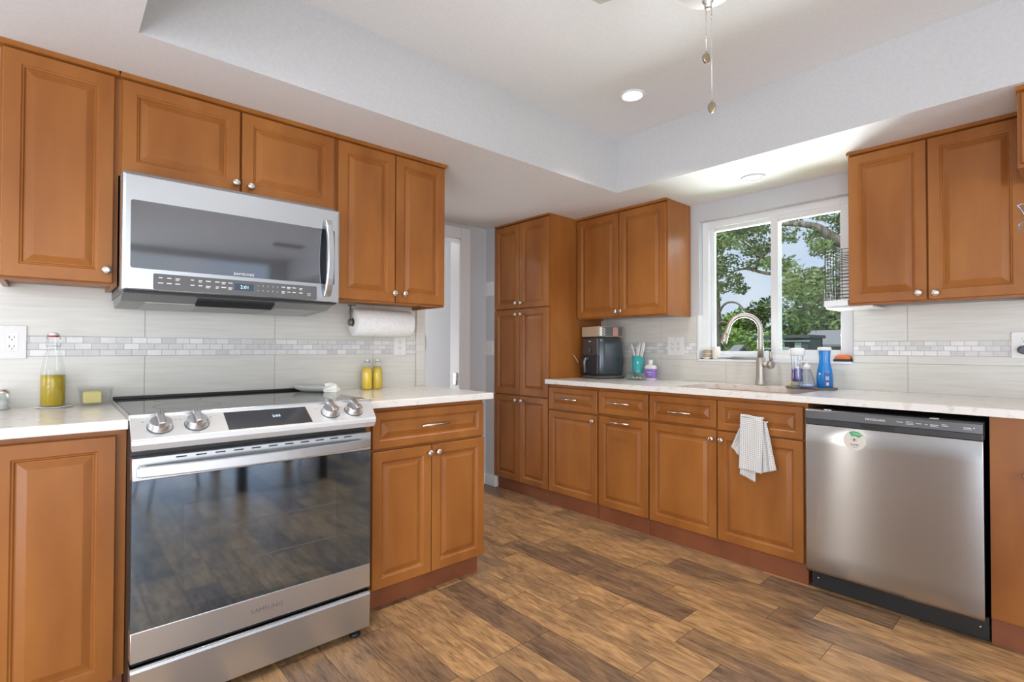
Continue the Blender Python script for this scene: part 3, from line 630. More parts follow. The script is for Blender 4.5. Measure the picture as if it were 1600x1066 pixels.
# ================================================================== DISHWASHER
dw = thing('dishwasher', 'stainless steel dishwasher with black control strip under the counter', 'dishwasher', (2.72, -2.085, 0))
D0, D1, DX = -1.7736, -2.396, 2.43
MDW = MWN(DX, D0, 0); DWW = D0-D1
b = MB(); b.box((.012, .09, -.60), (DWW-.012, .852, -.05), MDW); b.build('tub', mat('black_tub', (.02, .02, .022), .5), dw, dw)
b = MB()
cols = []
nu = 24
for i in range(nu+1):   # gently crowned steel door
    u = DWW*i/nu; c = 1-abs(2*i/nu-1)**6; cols.append((u, -.0012*(1-c)))
cols = cols[:1]+[(.003, cols[0][1]), (.006, cols[0][1]+.0001)]+cols[1:-1]+[(DWW-.006, cols[-1][1]+.0001), (DWW-.003, cols[-1][1])]+cols[-1:]
b.rings([[(u, .0945, -.05), (u, .0955, n-.006), (u, .112, n-.0015), (u, .2, n), (u, .70, n), (u, .784, n), (u, .787, n-.002), (u, .788, -.05)] for u, n in cols], 0, True, True, M=MDW, smooth=True); dd = b.build('door', STEELW, dw, dw)
CS = mat('black_stainless_strip', (.13, .13, .135), .33, .8)
b = MB(); b.rings([[(u, .789, -.06), (u, .789, n+.0005), (u, .812, n+.001), (u, .815, n+.004), (u, .850, n+.003), (u, .857, n-.004), (u, .857, -.06)] for u, n in cols], 0, True, True, M=MDW); cs = b.build('control_strip', [CS], dw, dw)
b = MB(); b.box((.002, .7885, .0008), (DWW-.002, .8125, .0022), MDW); b.build('lower_band', mat('black_gloss_band', (.035, .035, .036), .3), cs, dw)
b = MB(); b.rings([[(.222, .813, .0023), (.345, .813, .0023), (.345, .797, .0023), (.337, .7925, .0023), (.232, .7925, .0023), (.222, .799, .0023)], [(.224, .8125, .0026), (.343, .8125, .0026), (.343, .797, .0026), (.337, .794, .0026), (.233, .794, .0026), (.224, .8, .0026)]], M=MDW); b.build('pocket_handle', BLACK, cs, dw)
text('FRIGIDAIRE', .0125, MDW @ Matrix.Translation((.277, .833, .0046)), 'brand_lettering', INK, cs, dw, sx=1.15)
b = MB(); rn = random.Random(5)
for u0, w_, rows, bright in ((.352, .022, (0,), 1), (.384, .028, (1, 0, -1), 0), (.418, .018, (0,), 1), (.447, .010, (0,), 0), (.464, .026, (0,), 1), (.464, .03, (-1,), 0), (.500, .022, (0, 1), 0), (.565, .024, (0,), 1), (.566, .03, (-1, ), 0)):
    for r_ in rows: b.box((u0, .832+r_*.0055, .0042), (u0+w_*(1 if bright else rn.uniform(.7, 1)), .8345+r_*.0055-(0 if bright else .0012), .0047), MDW)
b.lathe([(.0025, .0042), (.0025, .0048)], (.597, .834, 0), 'Z', 12, M=MDW); b.build('key_print', INK, cs, dw)
b = MB(); b.box((.004, .005, -.085), (DWW+.006, .0935, -.066), MDW); 
for u in (.03, DWW-.02): b.lathe([(.004, -.066), (.004, -.064), (.002, -.063)], (u, .05, 0), 'Z', 10, mi=1, M=MDW)
b.build('toe_panel', [mat('black_toe_panel', (.016, .016, .016), .45), NICKEL], dw, dw)
for u in (.075, .46): b = MB(); b.box((u, .857, -.055), (u+.03, .8605, -.008), MDW); b.build('mounting_clip', NICKEL, dw, dw)
# magnet sign
mg = thing('magnet', 'round cream clean-dishes magnet with green top on the dishwasher', 'magnet', tuple(MDW @ Vector((.2, .733, .0))))
MG = MDW @ Matrix.Translation((.1995, .733, .0004)); RG = .0435
b = MB(); b.lathe([(RG, 0), (RG, .002), (RG-.001, .0026)], (0, 0, 0), 'Z', 40, M=MG); b.build('disc', mat('cream_magnet', (.72, .66, .60), .5), mg, mg)
b = MB(); n_ = 16; a0, a1 = R(40), R(122)
b.rings([[((RG-.002)*math.cos(a0+(a1-a0)*i/n_), (RG-.002)*math.sin(a0+(a1-a0)*i/n_), .0027) for i in range(n_+1)], [((RG*.45)*math.cos(a0+(a1-a0)*i/n_), (RG*.45)*math.sin(a0+(a1-a0)*i/n_), .0027) for i in range(n_+1)]], 0, False, False, closed=False, M=MG)
b.build('green_segment', mat('magnet_green', (.07, .42, .16), .5), mg, mg)
text('CLEAN', .0105, MG @ Matrix.Rotation(R(-8), 4, 'Z') @ Matrix.Translation((.006, .0305, .0028)), 'lettering', INK, mg, mg)
text('DISHES', .0105, MG @ Matrix.Translation((0, -.019, .0028)), 'lettering', INKD, mg, mg)
b = MB(); b.lathe([(.0045, .0027), (.0045, .003)], (-.001, .003, 0), 'Z', 8, M=MG)
b.rings([[(-.001+.0095*math.cos(2*PI*i/24), .003+.0095*math.sin(2*PI*i/24), .0028) for i in range(24)], [(-.001+.0088*math.cos(2*PI*i/24), .003+.0088*math.sin(2*PI*i/24), .0028) for i in range(24)]], 0, False, False, M=MG); b.build('plate_icon', INKD, mg, mg)
b = MB(); b.box((-.012, -.0305, .0027), (.012, -.0292, .003), MG); b.build('underline', INKG, mg, mg)

# ================================================================== WALL PLATES
def outlet(M, u, v, label, w=.079, h=.122, gangs=1, plug=False):
    t = thing('outlet', label, 'outlet', tuple(M @ Vector((u, v, 0))))
    b = MB(); b.box((u-w/2, v-h/2, .0003), (u+w/2, v+h/2, .006), M, bev=.002); pl = b.build('cover_plate', WHITE, t, t)
    for g in range(gangs):
        uc = u+(g-(gangs-1)/2)*.046
        b = MB(); b.box((uc-.0165, v-.033, .0055), (uc+.0165, v+.033, .0075), M, bev=.001, seg=1)
        rc = b.build('receptacle', CERAM, t, t)
        b = MB()
        for dv in (.018, -.016):
            b.box((uc-.008, v+dv-.004, .0074), (uc-.006, v+dv+.005, .0078), M); b.box((uc+.005, v+dv-.003, .0074), (uc+.007, v+dv+.004, .0078), M); b.lathe([(.0022, .0074), (.0022, .0078)], (uc, v+dv-.009, 0), 'Z', 10, M=M)
        b.build('slots', INKD, rc, t)
    b = MB()
    for dv in (h*.41, -h*.41): b.lathe([(.0025, .0058), (.0025, .0066)], (u, v+dv, 0), 'Z', 10, M=M)
    b.build('screws', NICKEL, pl, t)
    if plug:
        b = MB(); b.lathe([(.017, .006), (.020, .012), (.020, .026), (.014, .032)], (u-.004, v-.022, 0), 'Z', 24, M=M, sq=(1.25, 1)); b.build('plug_in', mat('grey_plug', (.10, .11, .13), .5), t, t)
    return t
MRW = MR(0, 0, 0); MWW = MWN(XW, 0, 0)
outlet(MRW, -.347, 1.159, 'white outlet on the tile left of the oil bottle', .080, .125)
outlet(MRW, 1.268, 1.158, 'white outlet on the tile under the right end of the paper towel roll', .079, .118)
outlet(MWW, .698, 1.158, 'square double-gang white outlet between the utensil cup and the window', .128, .136, 2)
outlet(MWW, 2.480, 1.16, 'white outlet with a dark grey plug-in at the right edge of the photo', .100, .124, 1, True)
def switch(M, u, v, label):
    t = thing('light_switch', label, 'light switch', tuple(M @ Vector((u, v, 0))))
    b = MB(); b.box((u-.062, v-.06, .0003), (u+.062, v+.06, .006), M, bev=.002); b.build('cover_plate', WHITE, t, t)
    for du in (-.024, .024): b = MB(); b.box((u+du-.016, v-.033, .0055), (u+du+.016, v+.033, .0085), M, bev=.001, seg=1); b.build('rocker', CERAM, t, t)
MH = MWN(2.488, 0, 0)
switch(MH, -.662, 1.634, 'upper white switch plate on the grey wall beside the pantry')
switch(MH, -.662, 1.142, 'lower white switch plate on the grey wall beside the pantry')
switch(MWN(2.226, 0, 0), -1.30, 1.19, 'white switch plate on the grey wall inside the passage doorway')

# ================================================================== THINGS ON THE RANGE WALL
hd = thing('paper_towel_holder', 'metal paper towel bar hung under the wall cabinet', 'paper towel holder', (1.07, -.15, 1.363))
b = MB(); hy, hz = -.15, 1.272
b.box((.893, hy-.014, 1.357), (.925, hy+.014, 1.3625)); b.box((.899, hy-.007, hz), (.903, hy+.007, 1.36)); b.lathe([(.017, .893), (.019, .897), (.019, .905), (.012, .909)], (0, hy, hz), 'X', 20); b.tube([(.90, hy, hz), (1.262, hy, hz)], .006, 10); b.lathe([(.016, 1.245), (.016, 1.256)], (0, hy, hz), 'X', 20)
b.build('wire_bracket', mat('bronze_wire', (.22, .19, .16), .35, .9), hd, hd)
rl = thing('paper_towel_roll', 'white paper towel roll hanging under the cabinet right of the range', 'paper towels', (1.07, hy, hz-.071))
b = MB(); b.lathe([(.022, .914), (.070, .914), (.0715, .918), (.0715, 1.236), (.070, 1.24), (.022, 1.24)], (0, hy, hz), 'X', 48, cap0=False, cap1=False); sh = b.build('paper', PAPER, rl, rl)
b = MB(); b.lathe([(.0225, .912), (.0225, 1.242), (.020, 1.242), (.020, .912), (.0225, .912)], (0, hy, hz), 'X', 28, cap0=False, cap1=False); b.build('core', CARD, rl, rl)

def swing_bottle(x, y, z, prof, liq, liqmat, label, capcol, group=None, capr=.014, sq=None):
    t = thing('swing_top_bottle', label, 'bottle', (x, y, z), group)
    b = MB(); b.lathe(prof, (x, y, z), seg=32, cap0=True, cap1=False, sq=sq); b.build('glass_body', GLASSM, t, t)
    b = MB(); b.lathe(liq, (x, y, z), seg=32, sq=sq); b.build('oil', liqmat, t, t)
    h = prof[-1][1]; r_ = prof[-1][0]
    b = MB(); b.lathe([(r_, h), (capr, h+.002), (capr, h+.010), (capr*.8, h+.014), (capr*.3, h+.015)], (x, y, z), seg=20); cp = b.build('stopper', CERAM, t, t)
    b = MB(); b.lathe([(capr+.0008, h-.002), (capr+.0012, h+.0035)], (x, y, z), seg=20); b.build('gasket', capcol, cp, t)
    b = MB()
    for s in (-1, 1): b.tube([(x+s*(r_+.006), y, z+h-.038), (x+s*(r_+.009), y-.004, z+h-.02), (x+s*(capr+.002), y-.003, z+h+.008)], .0011, 6)
    b.tube([(x-(r_+.006), y, z+h-.038), (x-.6*r_, y-r_-.004, z+h-.036), (x+.6*r_, y-r_-.004, z+h-.036), (x+r_+.006, y, z+h-.038)], .0012, 6)
    b.build('wire_bail', NICKEL, t, t); return t
RED = mat('red_gasket', (.55, .03, .03), .5)
b = MB(); b.lathe([(.050, 0), (.056, .003), (.058, .005), (.054, .0055), (.045, .004)], (-.228, -.07, ZC+.0003), seg=40); single(b, 'saucer', CERAM, 'white round saucer under the olive oil bottle', 'saucer', (-.228, -.07, ZC))
swing_bottle(-.232, -.07, ZC+.0048, [(.034, 0), (.0365, .004), (.0370, .10), (.0365, .125), (.030, .165), (.022, .205), (.0155, .24), (.013, .262)],
    [(.0345, .003), (.0352, .006), (.0357, .10), (.0352, .1165), (.001, .117)], OIL, 'tall swing-top bottle half full of olive oil left of the range', RED)
GRS = mat('grey_gasket', (.35, .34, .30), .5)
yp = [(.026, 0), (.0285, .004), (.0285, .095), (.024, .112), (.0145, .128), (.0115, .150)]
yl = [(.0265, .003), (.0273, .006), (.0273, .094), (.023, .110), (.013, .124), (.001, .125)]
swing_bottle(1.040, -.055, ZC+.0003, yp, yl, JUICE, 'left one of two small yellow oil bottles, bright yellow, nearest the range', GRS, 'small yellow swing-top bottles', .0105)
swing_bottle(1.100, -.058, ZC+.0003, yp, yl, mat('amber_oil', (.66, .47, .05), .15), 'right one of two small yellow oil bottles, duller amber, nearest the outlet', GRS, 'small yellow swing-top bottles', .0105)
# glass butter dish
bd = thing('glass_dish', 'small rectangular glass container holding butter beside the range', 'glass container', (-.107, -.075, ZC))
def rr3(cx, cy, hx, hy_, r, z): return [(x, y, z) for x, y in rrect(cx-hx, cx+hx, cy-hy_, cy+hy_, r, 5)]
b = MB(); gx, gy = -.107, -.072
b.rings([rr3(gx, gy, a, c, .012, ZC+z) for a, c, z in ((.044, .030, .0005), (.046, .032, .004), (.053, .039, .062), (.0545, .0405, .064), (.0505, .0365, .064), (.043, .029, .008))], 0, True, True, True); b.build('glass_body', GLASSM, bd, bd)
b = MB(); b.rings([rr3(gx, gy, a, c, .012, ZC+z) for a, c, z in ((.0555, .0415, .0643), (.0555, .0415, .069), (.050, .037, .0715))], 0, True, True, True); b.build('glass_lid', GLASSM, bd, bd)
b = MB(); b.box((-.146, -.094, ZC+.0087), (-.088, -.050, ZC+.056), bev=.006); single(b, 'butter', mat('butter', (.88, .74, .30), .5), 'yellow block of butter inside the glass container', 'butter', (-.112, -.071, ZC+.0087))
sk = thing('salt_shaker', 'small faceted glass shaker at the left edge of the photo', 'shaker', (-.366, -.055, ZC))
b = MB(); b.lathe([(.019, 0), (.0205, .004), (.017, .014), (.0215, .022), (.0185, .058)], (-.366, -.055, ZC+.0004), seg=8, smooth=False); b.build('glass_body', glass('thick_glass', (.85, .88, .87), .12, .7), sk, sk)
b = MB(); b.lathe([(.0165, .003), (.014, .014), (.017, .022), (.015, .034), (.001, .035)], (-.366, -.055, ZC+.0004), seg=16); b.build('salt', CERAM, sk, sk)
b = MB(); b.lathe([(.019, .058), (.019, .064), (.012, .073), (.002, .075)], (-.366, -.055, ZC+.0004), seg=20); b.build('metal_cap', NICKEL, sk, sk)
# spoon rest with a folded paper on the corner of the cooktop
sr = thing('spoon_rest', 'pale grey dish-shaped spoon rest on the back right cooktop corner', 'spoon rest', (.70, -.14, .928))
Ms = Matrix.Translation((.705, -.145, .9283)) @ Matrix.Rotation(R(-62), 4, 'Z')
b = MB(); loops = []
for k, (s, z) in enumerate(((.55, .0), (.85, .012), (1.0, .030), (.96, .030), (.8, .014), (.5, .005))):
    loops.append([(s*(.12*math.cos(a))+.015*math.cos(a)**2, s*.043*math.sin(a)*(1-.35*math.cos(a)), z) for a in [2*PI*i/36 for i in range(36)]])
b.rings(loops, 0, True, True, True, M=Ms); b.build('dish', mat('pale_grey_stoneware', (.55, .56, .53), .3), sr, sr)
b = MB(); Mp = Matrix.Translation((.765, -.245, .9283)) @ Matrix.Rotation(R(-35), 4, 'Z')
b.rings([[(-.03, -.02, 0), (.03, -.024, 0), (.034, .018, 0), (-.026, .024, 0)], [(-.034, -.023, .012), (.028, -.020, .016), (.037, .023, .009), (-.020, .020, .018)], [(-.022, -.026, .028), (.024, -.014, .034), (.026, .018, .026), (-.024, .014, .035)], [(-.030, -.012, .041), (.012, -.020, .044), (.020, .012, .036), (-.014, .020, .044)]], M=Mp)
single(b, 'paper_packet', mat('white_paper_packet', (.82, .82, .76), .7), 'small folded white paper packet beside the spoon rest', 'packet', (.765, -.245, .928))

# ================================================================== THINGS ON THE WINDOW COUNTER
af = thing('air_fryer', 'dark grey-blue air fryer in the corner next to the pantry', 'air fryer', (2.905, -.195, ZC))
FRY = mat('blue_grey_gloss_shell', (.070, .085, .098), .22, .35, .6)
Mf = Matrix.Translation((2.915, -.192, ZC)) @ Matrix.Rotation(R(-14), 4, 'Z')
b = MB(); b.rings([[(*p[:2], z) for p in rr3(0, 0, a, c, r_, 0)] for a, c, r_, z in ((.118, .110, .05, .022), (.124, .120, .055, .05), (.126, .122, .055, .14), (.122, .116, .055, .25), (.116, .108, .05, .300), (.100, .094, .045, .314))], 0, True, True, True, M=Mf); b.build('shell', FRY, af, af)
b = MB(); b.rings([[(*p[:2], z) for p in rr3(0, 0, a, c, .055, 0)] for a, c, z in ((.120, .112, .001), (.132, .126, .006), (.130, .124, .018), (.116, .108, .024))], 0, True, True, True, M=Mf); b.build('base', mat('grey_base', (.10, .105, .11), .4), af, af)
b = MB(); b.rings([[(x, c*f, z) for c, z in ((-.100, .035), (.100, .035), (.102, .172), (-.102, .172))] for x, f in ((-.10, 1), (-.129, 1), (-.134, .96))], M=Mf); fd = b.build('basket_front', mat('dark_basket_front', (.030, .034, .045), .25), af, af, bevel=.004)
b = MB(); b.tube([(-.13, .015, .150), (-.158, .015, .146), (-.166, .015, .125), (-.160, .015, .045)], [.012, .011, .010, .008], 10, M=Mf); b.build('basket_handle', mat('grey_handle', (.22, .23, .23), .3, .5), fd, af)
b = MB(); b.rings([[(x, c*f, z) for c, z in ((-.094, .178), (.094, .178), (.084, .298), (-.084, .298))] for x, f in ((-.09, 1), (-.1235, 1), (-.126, .97))], M=Mf); pf = b.build('control_face', mat('satin_grey_face', (.105, .105, .11), .35, .4), af, af, bevel=.003)
b = MB(); b.lathe([(.021, -.127), (.021, -.138), (.017, -.142)], (0, 0, .212), 'X', 24, M=Mf); b.build('dial', DGREY, pf, af)
b = MB(); b.box((-.1268, -.016, .276), (-.1262, .016, .282), Mf); b.build('brand_mark', INK, pf, af)
b = MB(); b.rings([[(2.768, -.070, ZC+.118), (2.748, -.044, ZC+.172), (2.753, -.029, ZC+.178), (2.775, -.055, ZC+.124)], [(2.7695, -.071, ZC+.118), (2.7495, -.045, ZC+.172), (2.7545, -.030, ZC+.178), (2.7765, -.056, ZC+.124)]]); b.build('paper_tag', PAPER, af, af)
# flat box lying on the fryer
bx = thing('box', 'flat cardboard box with a printed long side lying on the air fryer', 'box', (2.91, -.19, ZC+.3145))
Mb = Matrix.Translation((2.915, -.185, ZC+.3145)) @ Matrix.Rotation(R(-14), 4, 'Z')
b = MB(); b.box((-.115, -.108, 0), (.115, .108, .076), Mb, bev=.002, seg=1); b.build('carton', mat('pale_cardboard', (.56, .44, .30), .8), bx, bx)
b = MB(); b.box((-.112, -.1092, .003), (.108, -.1078, .073), Mb); sd = b.build('printed_side', mat('charcoal_print_side', (.12, .12, .13), .6), bx, bx)
b = MB(); b.box((-.11, -.1098, .005), (-.085, -.1090, .071), Mb); 
for x, z in ((-.071, .062), (-.071, .044), (-.071, .027), (-.071, .010), (-.062, .053), (-.062, .036), (-.062, .018)): b.lathe([(.004, .1090), (.004, .1098)], (0, 0, 0), 'Z', 12, M=Mb @ Matrix.Translation((x, 0, z)) @ Matrix.Rotation(R(90), 4, 'X'))
b.build('white_print', WHITE, sd, bx)
b = MB(); b.box((.015, -.1098, .006), (.062, -.1090, .070), Mb); b.build('pink_print', mat('pink_print', (.62, .30, .24), .6), sd, bx)
# teal tumbler with white-handled utensils
tx, ty = 3.0, -.448
tu = thing('tumbler', 'teal glass tumbler holding white-handled utensils', 'cup', (tx, ty, ZC))
b = MB(); b.lathe([(.034, 0), (.036, .004), (.042, .172), (.0405, .172), (.034, .006)], (tx, ty, ZC+.0004), seg=28); b.build('body', TEAL, tu, tu)
WH = mat('white_utensil_plastic', (.84, .83, .80), .3)
rn = random.Random(11)
for i, (a, lean, ln, r_) in enumerate(((95, .30, .265, .006), (110, .24, .25, .006), (60, .12, .235, .0045), (-10, .10, .25, .005), (-60, .14, .265, .0065), (-85, .24, .275, .006), (-95, .30, .27, .006), (150, .1, .24, .005))):
    d = Vector((math.cos(R(a))*lean, math.sin(R(a))*lean, 1)).normalized(); p0 = Vector((tx, ty, ZC+.008))+Vector((math.cos(R(a+180)), math.sin(R(a+180)), 0))*.016+Vector((math.cos(R(40*i)), math.sin(R(40*i)), 0))*.006
    b = MB(); b.tube([p0, p0+d*ln*.5, p0+d*ln*.85, p0+d*ln], [r_*.7, r_*.8, r_*1.25, r_*.6], 8); single(b, 'utensil', WH, 'white-handled utensil standing in the teal tumbler', 'utensil', tuple(p0), 'utensils in the teal tumbler')
# small clear box of beige pieces
cb_ = thing('container', 'small clear plastic box of beige pieces in front of the teal tumbler', 'container', (2.90, -.503, ZC))
b = MB(); b.rings([rr3(2.90, -.503, a, c, .01, ZC+z) for a, c, z in ((.040, .055, .0004), (.044, .061, .052), (.042, .059, .052), (.038, .053, .003))], 0, True, True, True); b.build('clear_body', glass('clear_plastic', (.93, .97, .97), .08, .6), cb_, cb_)
rn = random.Random(4)
for i in range(8):
    x, y = 2.878+.022*(i % 3)+rn.uniform(-.003, .003), -.545+.028*(i//3*1.0)+.012*(i % 3)+rn.uniform(-.003, .003); r_ = .0115
    b = MB(); b.lathe([(.003, 0), (r_, .006), (r_, .013), (.004, .019)], (x, y, ZC+.0035), seg=10); single(b, 'wrapped_sweet', mat('beige_piece', ((.72, .58, .40), (.80, .76, .70), (.62, .42, .30))[i % 3], .6) if i < 3 else bpy.data.materials[('beige_piece', 'beige_piece.001', 'beige_piece.002')[i % 3]], 'small beige piece inside the clear plastic box', 'sweet', (x, y, ZC+.0035), 'beige pieces in the clear box')
lo = thing('lotion_bottle', 'white bottle with purple label beside the teal tumbler', 'bottle', (3.0, -.558, ZC))
b = MB(); b.rings([rr3(3.0, -.558, a, c, .014, ZC+z) for a, c, z in ((.022, .040, .0004), (.024, .042, .004), (.024, .042, .092), (.020, .036, .104), (.010, .016, .112), (.010, .014, .116))], 0, True, True, True); b.build('body', WHITE, lo, lo)
b = MB(); b.rings([rr3(3.0, -.558, .0245, .0425, .0142, ZC+z) for z in (.012, .080)], 0, False, False, True); lb = b.build('label', mat('purple_label', (.30, .17, .55), .45), lo, lo)
b = MB(); b.lathe([(.015, .112), (.016, .114), (.016, .140), (.014, .143)], (3.0, -.558, ZC), seg=20); b.build('cap', WHITE, lo, lo)
b = MB(); b.box((2.9745, -.585, ZC+.05), (2.9753, -.545, ZC+.056)); b.box((2.9745, -.582, ZC+.035), (2.9753, -.555, ZC+.039)); b.build('label_print', INK, lb, lo)
# tray with bottles right of the faucet
ty0, ty1, txc = -1.495, -1.755, 2.965
b = MB(); b.rings([[(*p[:2], ZC+z) for p in rr3(txc, (ty0+ty1)/2, .062-i, (ty0-ty1)/2-i, .055, 0)] for i, z in ((.004, .0004), (0, .003), (0, .010), (.002, .012), (.006, .012), (.010, .008))], 0, True, True, False)
single(b, 'tray', mat('grey_brown_mat', (.16, .14, .125), .7), 'dark grey rounded tray under the soap bottles behind the sink', 'tray', (txc, (ty0+ty1)/2, ZC))
zt = ZC+.0085
s1 = thing('soap_bottle', 'tall clear bottle with white lid and purple liquid, leftmost on the tray', 'bottle', (2.965, -1.553, zt))
b = MB(); p1 = [(.028, .0005), (.032, .006), (.031, .05), (.030, .09), (.032, .15), (.033, .178)]; b.lathe(p1, (2.965, -1.553, zt), seg=28, cap1=False, sq=(.8, 1)); b.build('clear_body', glass('milky_clear', (.90, .93, .96), .10, .6), s1, s1)
b = MB(); b.lathe([(.026, .030), (.0295, .034), (.0290, .09), (.0285, .104), (.001, .105)], (2.965, -1.553, zt), seg=28, sq=(.8, 1)); b.build('liquid', mat('purple_liquid', (.085, .060, .30), .2), s1, s1)
b = MB(); b.lathe([(.036, .178), (.040, .184), (.040, .214), (.034, .222), (.01, .224)], (2.965, -1.553, zt), seg=28, sq=(.8, 1)); b.build('lid', mat('clear_white_lid', (.80, .84, .84), .25), s1, s1)
b = MB(); b.box((2.940, -1.528, zt+.0005), (2.958, -1.514, zt+.022), bev=.004); single(b, 'sponge_piece', mat('yellow_sponge', (.72, .55, .14), .9), 'tiny yellow sponge piece on the left end of the tray', 'sponge', (2.949, -1.521, zt))
s2 = thing('soap_dispenser', 'small clear flared pump dispenser, in front on the tray', 'soap dispenser', (2.922, -1.617, zt))
b = MB(); b.lathe([(.040, .0005), (.045, .006), (.043, .022), (.030, .075), (.021, .102), (.017, .108)], (2.922, -1.617, zt), seg=28, cap1=False, sq=(.85, 1)); b.build('clear_body', glass('clear_blue_glass', (.88, .93, .98), .09, .6), s2, s2)
b = MB(); b.lathe([(.038, .004), (.042, .008), (.041, .020), (.001, .0205)], (2.922, -1.617, zt), seg=28, sq=(.85, 1)); b.build('liquid', mat('pale_blue_liquid', (.30, .42, .68), .2), s2, s2)
b = MB(); b.tube([(2.922, -1.617, zt+.02), (2.922, -1.617, zt+.105)], .0028, 8); b.lathe([(.019, .104), (.019, .128), (.008, .131), (.006, .142), (.012, .143), (.012, .150), (.004, .151)], (2.922, -1.617, zt), seg=20); b.tube([(2.922, -1.617, zt+.146), (2.900, -1.600, zt+.146), (2.893, -1.594, zt+.140)], .0045, 8); b.build('pump', WHITE, s2, s2)
s3 = thing('dish_soap_bottle', 'bright blue dish soap bottle with white base cap, rightmost on the tray', 'bottle', (2.985, -1.688, zt))
BLUE = mat('bright_blue_soap', (.010, .215, .62), .15, spec=.6)
b = MB(); b.lathe([(.036, .0005), (.041, .006), (.0415, .06), (.037, .10), (.029, .135), (.027, .16), (.030, .205), (.028, .212)], (2.985, -1.688, zt), seg=32, sq=(.75, 1)); bb = b.build('body', BLUE, s3, s3)
b = MB(); b.lathe([(.031, .208), (.0345, .212), (.0345, .224), (.028, .228)], (2.985, -1.688, zt), seg=32, sq=(.75, 1)); b.build('cap', WHITE, s3, s3)
Ml = MWN(2.985, -1.688, zt)
def curved(u0, u1, v0, v1, rad, nm, m):
    b = MB(); n_ = 8; b.rings([[(rad*math.sin(a), v, rad*.75*math.cos(a)+.0006) for a in [u0+(u1-u0)*i/n_ for i in range(n_+1)]] for v in (v0, v1)], 0, False, False, False, False, M=Ml); return b.build(nm, m, bb, s3)
curved(.15, .95, .010, .085, .0421, 'label', mat('dark_blue_label', (.045, .10, .34), .4))
curved(.32, .75, .046, .066, .0425, 'label_print', mat('pale_blue_print', (.25, .55, .85), .4)); curved(.42, .70, .016, .032, .0425, 'label_square', mat('pink_white_print', (.75, .60, .68), .4)); curved(-.55, -.25, .074, .084, .0410, 'label_print', mat('white_blue_print', (.6, .75, .9), .4))
# on the window sill
zs = WZ0+.0012
sp = thing('sponge', 'orange and black scrub sponge at the right end of the window sill', 'sponge', (3.135, -1.735, zs))
b = MB(); b.box((3.115, -1.782, zs), (3.158, -1.692, zs+.014), bev=.004); b.build('scrub_pad', mat('black_scrub_pad', (.05, .045, .04), .95), sp, sp)
b = MB(); b.rings([rr3(3.136, -1.739, a, c, .012, zs+z) for a, c, z in ((.020, .040, .0135), (.021, .041, .024), (.017, .032, .036), (.010, .022, .039))], 0, True, True, True); b.build('orange_grip', mat('orange_sponge', (.80, .22, .07), .6), sp, sp)
jr = thing('jar', 'small layered beige jar at the left end of the window sill', 'jar', (3.132, -.925, zs))
bands = ((.0, .014, (.70, .66, .60)), (.014, .034, (.55, .38, .22)), (.034, .042, (.74, .70, .62)), (.042, .060, (.40, .36, .28)), (.060, .066, (.70, .58, .42)))
for z0, z1, c in bands:
    b = MB(); b.lathe([(.028, z0+.0002), (.030, z0+.002), (.030, z1-.002), (.028, z1)], (3.132, -.925, zs), seg=20); b.build('layer', mat('jar_layer', c, .5), jr, jr)
b = MB(); b.lathe([(.024, .0002), (.026, .003), (.026, .082), (.021, .086)], (3.135, -.985, zs), seg=24); single(b, 'candle_cup', mat('cream_cup', (.78, .75, .68), .4), 'plain cream cup beside the layered jar on the window sill', 'cup', (3.135, -.985, zs))
rd = thing('cleaning_wand', 'thin grey wand lying along the window sill behind the faucet', 'tool', (3.13, -1.15, zs))
b = MB(); b.tube([(3.122, -1.10, zs+.0095), (3.122, -1.31, zs+.0095)], .009, 12); b.build('grip', mat('grey_tool_grip', (.34, .34, .34), .4), rd, rd)
b = MB(); b.tube([(3.122, -1.105, zs+.009), (3.12, -1.03, zs+.009), (3.112, -.95, zs+.004), (3.110, -.885, zs+.003)], [.005, .003, .0022, .0022], 8); b.build('thin_rod', DGREY, rd, rd)

